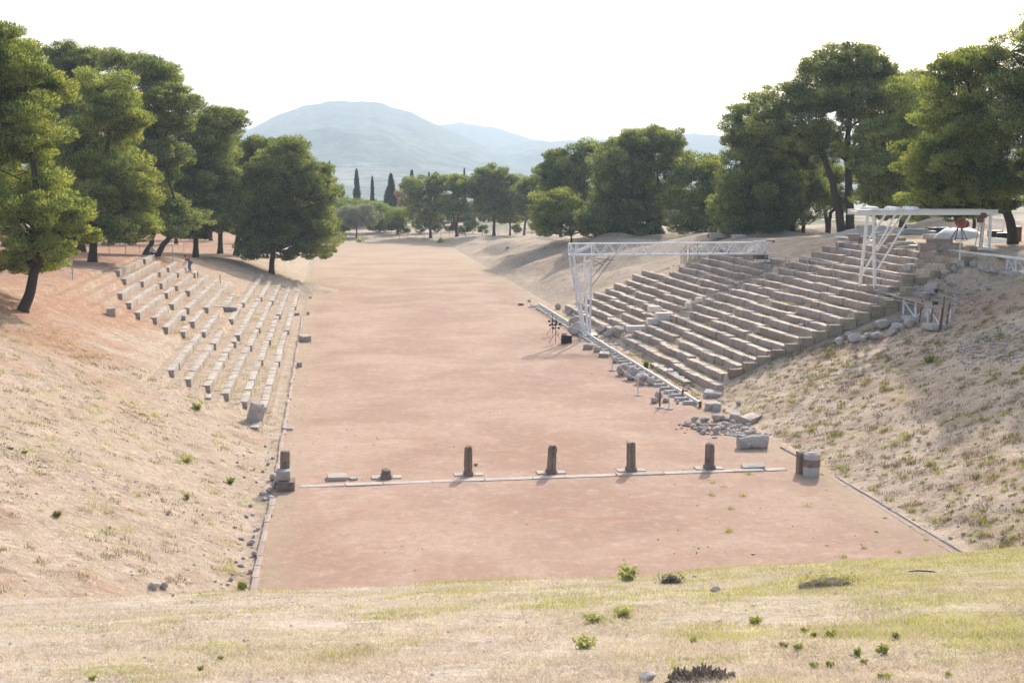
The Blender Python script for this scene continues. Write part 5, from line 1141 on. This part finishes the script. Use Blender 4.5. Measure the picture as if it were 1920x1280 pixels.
sit = dict(pel=(0, 0, .12), belly=(0, -.03, .30), chest=(0, -.10, .50), neck=(0, -.15, .66), skull=(0, -.18, .76), crown=(0, -.19, .86), shL=(-.18, -.12, .56), elL=(-.24, -.26, .34), wrL=(-.14, -.44, .26), haL=(-.10, -.50, .25), shR=(.18, -.12, .56), elR=(.24, -.26, .34), wrR=(.14, -.44, .26), haR=(.10, -.50, .25),
           hiL=(-.09, -.02, .10), knL=(-.12, -.46, .12), anL=(-.12, -.50, -.30), toL=(-.13, -.64, -.34), hiR=(.09, -.02, .10), knR=(.12, -.46, .12), anR=(.12, -.50, -.30), toR=(.13, -.64, -.34))
person((-13.30, 116.0, 5.05), R(115), sit, 'seated visitor in a pale blue shirt on the topmost left stone row', M_BLUE, M_HAIR, (0, -1, -.2))
bend = dict(pel=(0, .12, .88), belly=(0, .02, 1.02), chest=(0, -.14, 1.16), neck=(0, -.27, 1.27), skull=(0, -.34, 1.33), crown=(0, -.40, 1.40), shL=(-.17, -.18, 1.18), elL=(-.20, -.26, .92), wrL=(-.16, -.40, .74), haL=(-.15, -.44, .66), shR=(.17, -.18, 1.18), elR=(.20, -.26, .92), wrR=(.16, -.40, .74), haR=(.15, -.44, .66),
            hiL=(-.09, .11, .84), knL=(-.11, -.02, .46), anL=(-.11, .08, .07), toL=(-.12, -.08, .03), hiR=(.09, .11, .84), knR=(.11, .02, .46), anR=(.11, .14, .07), toR=(.12, -.02, .03))
p = at(355, 510, 80); person(p, R(-60), bend, 'bending visitor in a crimson top and blue jeans among the upper left rows', M_PINK, M_JEAN, (0, -.3, -1))

# ------------------------------------------------------------------ grass and weeds
def blades(name, X, Y, h, w_, mat, seed, lean=.6, keep=None, flat=False):
    r = rng(seed); n = len(X); Z = hgt(X, Y); L = h*r.uniform(.5, 1.4, n)
    a = r.uniform(0, 2*math.pi, n); le = np.abs(r.normal(size=n))*lean
    if flat: le += 1.2
    d = np.stack([np.cos(a)*le, np.sin(a)*le, np.ones(n)], 1); d /= np.linalg.norm(d, axis=1, keepdims=True)
    b = np.cross(d, unit(r, n)); b /= np.linalg.norm(b, axis=1, keepdims=True); ww = w_*r.uniform(.6, 1.4, n)
    P = np.stack([X, Y, Z-.005], 1); V = np.empty((n, 3, 3), np.float32)
    V[:, 0] = P-b*ww[:, None]*.5; V[:, 1] = P+b*ww[:, None]*.5; V[:, 2] = P+d*L[:, None]
    o = link(name, np_mesh(name, V.reshape(-1, 3), np.arange(n*3), 3), mat); o['kind'] = 'stuff'; return o
def wedge(r, n, y0, y1, pw=1.0):
    y = y0+(y1-y0)*r.random(n)**pw; x = CX+r.uniform(-.36, .70, n)*y; return x, y
r = rng(5000)
x, y = wedge(r, 470000, 7.6, 31, 1.3); m = fbm(x*.9, y*.9, s=61, o=3)+.3*vnoise(x*4, y*4, s=62)+r.normal(size=len(x))*.5 > -.25; x, y = x[m], y[m]
q = r.random(len(x)) < .45
blades('dry_grass', x[~q], y[~q], .045, .007, M_DRYGRASS, 5001, .9); blades('dry_grass', x[q], y[q], .10, .006, M_DRYGRASS, 5002, .5, flat=True)
x, y = wedge(r, 420000, 7.6, 30, 1.25); gm = fbm(x*.45+3, y*.45, s=64, o=3)*.5+fbm(x*1.6, y*1.6, s=65, o=2)*.35+(x-1.5)*.055+r.normal(size=len(x))*.22 > .44
x, y = x[gm], y[gm]; blades('green_grass', x, y, .055, .008, M_GRNGRASS, 5003, .6)
# thin straw on both banks
def scatter(n, x0, x1, y0, y1, test): x = r.uniform(x0, x1, n); y = r.uniform(y0, y1, n); k = test(x, y); return x[k], y[k]
x, y = scatter(150000, -17, -.5, 28, 66, lambda x, y: (x-CX > -.27*y-.5)&(h_left(x, y) > .05)&(vnoise(x*1.7, y*1.7, s=71)+r.normal(size=len(x))*.4 > .0)); blades('dry_grass', x, y, .07, .011, M_DRYGRASS, 5004, .8)
x, y = scatter(190000, 22.4, 40, 34, 69, lambda x, y: (x-CX < .62*y+.5)&(vnoise(x*1.7, y*1.7, s=72)+r.normal(size=len(x))*.4 > .0)); blades('dry_grass', x, y, .08, .011, M_DRYGRASS, 5005, .8)
# tussocks on the right bank: far too many small ones to count
def tussocks(n, x0, x1, y0, y1, test, h, spread, per, mat, seed, name='tussock_grass'):
    cx, cy = scatter(n, x0, x1, y0, y1, test); sz = r.uniform(.4, 1.3, len(cx))**1.3
    X = np.repeat(cx, per)+r.normal(size=len(cx)*per)*np.repeat(sz, per)*spread; Y = np.repeat(cy, per)+r.normal(size=len(cx)*per)*np.repeat(sz, per)*spread
    return blades(name, X, Y, h*np.repeat(sz, per), .022, mat, seed, .45)
tussocks(1500, 22.6, 38, 35, 68, lambda x, y: (x-CX < .62*y)&(fbm(x*.25, y*.25, s=75)+r.normal(size=len(x))*.5 > 0),  .16, .10, 44, M_TUSS, 5006)
tussocks(230, 22.3, 36, 35, 62, lambda x, y: (x-CX < .62*y)&((x < 27)|(r.random(len(x)) < .5)), .13, .09, 50, M_GRNGRASS, 5007)
tussocks(2600, 22.6, 38, 34.5, 68, lambda x, y: (x-CX < .62*y)&(fbm(x*.35, y*.35, s=95)+r.normal(size=len(x))*.6 > -.1), .09, .13, 34, M_BROWNT, 5020)
tussocks(1000, -15, -.8, 29, 66, lambda x, y: (x-CX > -.27*y)&(fbm(x*.35, y*.35, s=96)+r.normal(size=len(x))*.4 > .2), .09, .14, 26, M_BROWNT, 5021)
tussocks(230, -14, -.8, 29, 66, lambda x, y: (x-CX > -.26*y)&(fbm(x*.3, y*.3, s=76) > -.1), .13, .13, 34, M_GRNGRASS, 5008)
tussocks(150, -14, -.8, 29, 66, lambda x, y: (x-CX > -.26*y), .11, .12, 30, M_TUSS, 5009)
tussocks(380, 22.8, 33, 69, 89, lambda x, y: r.random(len(x)) < .6, .15, .10, 30, M_GRNGRASS, 5010)
tussocks(420, 22.8, 36, 69, 111, lambda x, y: r.random(len(x)) < .8, .14, .14, 26, M_TUSS, 5011)
tussocks(200, -9, -1, 66, 110, lambda x, y: fbm(x*.3, y*.2, s=78) > .0, .12, .2, 36, M_GRNGRASS, 5012)
tussocks(70, 20.5, 23, 60, 110, lambda x, y: x > 21.9, .2, .15, 40, M_GRNGRASS, 5013)
tussocks(26, 15, 21.8, 36, 49, lambda x, y: x > 12+.5*(49-y)*.8, .10, .07, 40, M_GRNGRASS, 5014)
x, y = scatter(26000, -.3, .9, 36, 100, lambda x, y: vnoise(x*.8, y*.5, s=80) > .1); blades('dry_grass', x, y, .05, .012, M_DRYGRASS, 5015, .8)
# named weeds of the front mound
def weed(px, py, wpx, hpx, label, mat, seed, group, name='weed_plant', cat='weed', n=420):
    r = rng(seed); p = at(px, py, 6); s = depth(p)/FPX; W, H = wpx*s*.62, hpx*s*.8
    rt = empty(name, p, label, cat, group); k = 14
    a = r.uniform(0, 6.28, k); st = [(Vector((W*.75*math.cos(t)*r.uniform(.3, 1), W*.75*math.sin(t)*r.uniform(.3, 1), H*r.uniform(.55, 1))), t) for t in a]
    mb = MB()
    for e, t in st: mb.tube([(0, 0, -.02), tuple(e*.5+Vector((0, 0, H*.1))), tuple(e)], [.006, .004, .002], 4)
    mb.build('stems', mat, rt)
    C = []
    for e, t in st:
        for q in range(n//k): f = r.uniform(.25, 1.02); C.append(np.array(e)*f+r.normal(size=3)*np.array([W, W, H])*.13)
    C = np.array(C); C[:, 2] = np.abs(C[:, 2]); m = len(C); ax = unit(r, m)*.8+np.array([0, 0, .6]); ax /= np.linalg.norm(ax, axis=1, keepdims=True); b = np.cross(ax, unit(r, m)); b /= np.linalg.norm(b, axis=1, keepdims=True)
    L = max(.012, .13*min(W*2, H*1.5)); soup('leaves', C, ax*L, b*L*.42, rt, mat)
WG = 'green weeds on the front mound'
for i, (x, y, a, b, lb, mt) in enumerate([(1177, 1090, 54, 36, 'largest pale green bush on the edge of the front mound', M_PALEWEED), (1166, 1156, 54, 28, 'rounded pale green weed clump in the middle of the front grass', M_PALEWEED), (1115, 1166, 52, 20, 'flat pale weed left of the rounded clump', M_PALEWEED), (1094, 1215, 54, 28, 'low pale weed below the flat one', M_PALEWEED),
    (1416, 1172, 34, 18, 'brightest green weed alone on the right front grass', M_WEED), (1557, 1196, 26, 18, 'bright weed right of the lone brightest one', M_WEED), (1524, 1196, 18, 14, 'small bright weed left in a pair', M_WEED), (1508, 1187, 20, 12, 'small pale weed beginning the pair row', M_WEED), (1608, 1232, 16, 24, 'upright narrow bright weed', M_WEED), (1654, 1228, 28, 22, 'leafy bright weed near the lower right', M_WEED), (1679, 1200, 20, 22, 'wispy tall weed above the leafy one', M_PALEWEED),
    (1497, 1220, 22, 18, 'yellow green weed below the pair', M_WEED), (1470, 1214, 18, 12, 'tiny yellow green weed at the left of the lower ones', M_WEED), (1526, 1252, 22, 12, 'flat dark leaved weed near the bottom', M_WEED), (1556, 1252, 18, 14, 'dark leaved weed right of the flat one', M_WEED), (1620, 1246, 16, 12, 'small round weed close to the bottom right', M_WEED), (1658, 1276, 32, 18, 'bottom most bright weed cut close to the edge', M_WEED), (1778, 1270, 20, 14, 'weed at the far bottom right', M_WEED), (1300, 1206, 16, 12, 'faint green weed left of centre in the grass', M_WEED),
    (377, 1258, 16, 12, 'small green weed at the lower left', M_WEED), (413, 1238, 12, 10, 'tiny weed in the straw of the lower left', M_WEED), (173, 1276, 20, 12, 'weed at the bottom of the left corner', M_WEED), (455, 1104, 22, 18, 'bright green tuft at the near end of the left channel', M_WEED), (47, 850, 16, 8, 'bright tuft beside the dark flat stone on the left', M_WEED), (372, 768, 26, 14, 'bright tuft on the left slope below the rows', M_WEED), (108, 968, 24, 14, 'olive tuft in the middle of the far left slope', M_TUSS), (432, 906, 18, 14, 'grey green tuft on the left slope near the gate', M_WEED), (352, 936, 14, 16, 'yellow tuft left slope centre', M_PALEWEED), (350, 866, 34, 14, 'wide pale tuft high on the left slope', M_PALEWEED), (1740, 680, 24, 16, 'bright tuft in the sunlit patch of the right slope', M_WEED), (1297, 708, 12, 12, 'tuft between leaning blocks and track', M_WEED), (892, 873, 8, 6, 'tiny tuft behind the leftmost free pillar', M_WEED), (1212, 690, 16, 16, 'yellow bush at the foot of the lowest right row', M_WEED)]):
    weed(x, y, a, b, lb, mt, 6000+i, WG if y > 1050 else 'green tufts on the slopes')
# burnt stump at the bottom edge
p = at(1316, 1279, 6); rt = empty('tree_stump', p, 'burnt ragged stump at the very bottom of the view', 'stump'); r = rng(6500)
mb = MB()
for i in range(150):
    a = r.uniform(0, 6.28); q = .25*math.sqrt(r.random()); x, y = q*math.cos(a), q*.7*math.sin(a); mb.tube([(x, y, -.05), (x*1.05, y*1.05, .05), (x*1.12+r.normal()*.012, y*1.12, r.uniform(.03, .15)*(1-q*1.5))], [.022, .014, .006], 5)
mb.build('splintered_wood', M_STUMP, rt)
mb = MB()
for i in range(14): a = r.uniform(0, 6.28); q = .3; mb.tube([(q*.5*math.cos(a), q*.5*math.sin(a), .03), (q*math.cos(a), q*.8*math.sin(a), .0)], [.03, .012], 5)
mb.build('root', M_BARK, rt)
# two patches of torn dark soil with roots
for i, (px, py, W, D_, lb) in enumerate([(1555, 1097, 1.05, .45, 'large clump of torn dark roots and soil on the front crest'), (1258, 1094, .45, .2, 'small clump of torn dark soil on the front crest')]):
    p = at(px, py, 8); r = rng(6600+i); rt = empty('root_clump', p, lb, 'root clump', 'torn root clumps')
    V = IV*[W*.42, D_*.5, .10]; nn = fbm(V[:, 0]*6, V[:, 1]*6, V[:, 2]*6, s=66+i); V *= (1+.3*nn)[:, None]; MB().add(V.tolist(), IF).build('soil', M_BARK2, rt)
    n = 500; C = r.normal(size=(n, 3))*[W*.24, D_*.3, .05]+[0, -.05, .08]; ax = unit(r, n)+[0, 0, .4]; b = unit(r, n); soup('roots', C, ax*.05, b*.008, rt, M_BARK2 if i else M_TUSS)['kind'] = 'stuff'
p = at(1730, 1074, 8); MBt = MB(); MBt.tube([(-.27, .03, .03), (-.1, .0, .05), (.08, -.02, .04), (.27, -.06, .02)], [.008, .013, .016, .009], 6); tag(MBt.build('fallen_branch', M_BARK, None, origin=p), 'dark dry branch lying on the right front grass', 'branch')

# loose chips and pebbles, far too many to count
def pebbles(name, X, Y, size, mat, seed):
    r = rng(seed); bm = bmesh.new(); bmesh.ops.create_icosphere(bm, subdivisions=1, radius=1); V0 = np.array([v.co[:] for v in bm.verts]); F0 = np.array([[v.index for v in f.verts] for f in bm.faces]); bm.free()
    n = len(X); Z = hgt(X, Y); sz = size*r.uniform(.4, 1.5, n)**1.4; k = len(V0)
    sc3 = np.stack([sz*r.uniform(.7, 1.3, n), sz*r.uniform(.7, 1.3, n), sz*r.uniform(.4, .8, n)], 1); V = V0[None]*(1+.25*r.normal(size=(n, k, 1)).clip(-1, 1))*sc3[:, None]+np.stack([X, Y, Z+sz*.15], 1)[:, None]
    F = F0[None]+(np.arange(n)*k)[:, None, None]; o = link(name, np_mesh(name, V.reshape(-1, 3), F.reshape(-1, 3), 3), mat); o['kind'] = 'stuff'
r = rng(7000)
def near_px(px, py, sx, sy, n): q = at(px, py); return q.x+r.normal(size=n)*sx, q.y+r.normal(size=n)*sy
for i, (px, py, sx, sy, n, sz) in enumerate([(1885, 650, 1.1, 2.6, 420, .07), (1345, 803, .9, .9, 130, .09), (1390, 812, .6, .6, 80, .08), (1760, 560, 1.6, 1.6, 260, .09), (1150, 640, .8, 2.5, 160, .10), (1290, 735, .7, 2.0, 120, .08), (1480, 560, 1.2, 3.0, 150, .09), (1400, 520, 1.0, 2.5, 120, .09), (1262, 592, 1.6, .8, 150, .10), (1360, 545, 1.8, .7, 170, .11)]):
    X, Y = near_px(px, py, sx, sy, n); pebbles('loose_chips', X, Y, sz, M_ROCK if i % 2 == 0 else M_SEAT_R, 7010+i)
X, Y = scatter(2600, 22.5, 38, 35, 68, lambda x, y: (x-CX < .62*y)&(vnoise(x*.6, y*.6, s=90) > 0)); pebbles('pebbles', X, Y, .035, M_ROCK, 7030)
X, Y = scatter(1500, -12, -.4, 30, 64, lambda x, y: (x-CX > -.27*y)&((vnoise(x*.6, y*.6, s=91) > .2)|(x > -2.2))); pebbles('pebbles', X, Y, .03, M_ROCK, 7031)
X, Y = scatter(1600, .3, 22, 34.5, 110, lambda x, y: vnoise(x*.3, y*.3, s=92) > .1); pebbles('pebbles', X, Y, .022, M_SEAT_R, 7032)
X, Y = wedge(r, 700, 9, 27); pebbles('pebbles', X, Y, .018, M_ROCK, 7033)
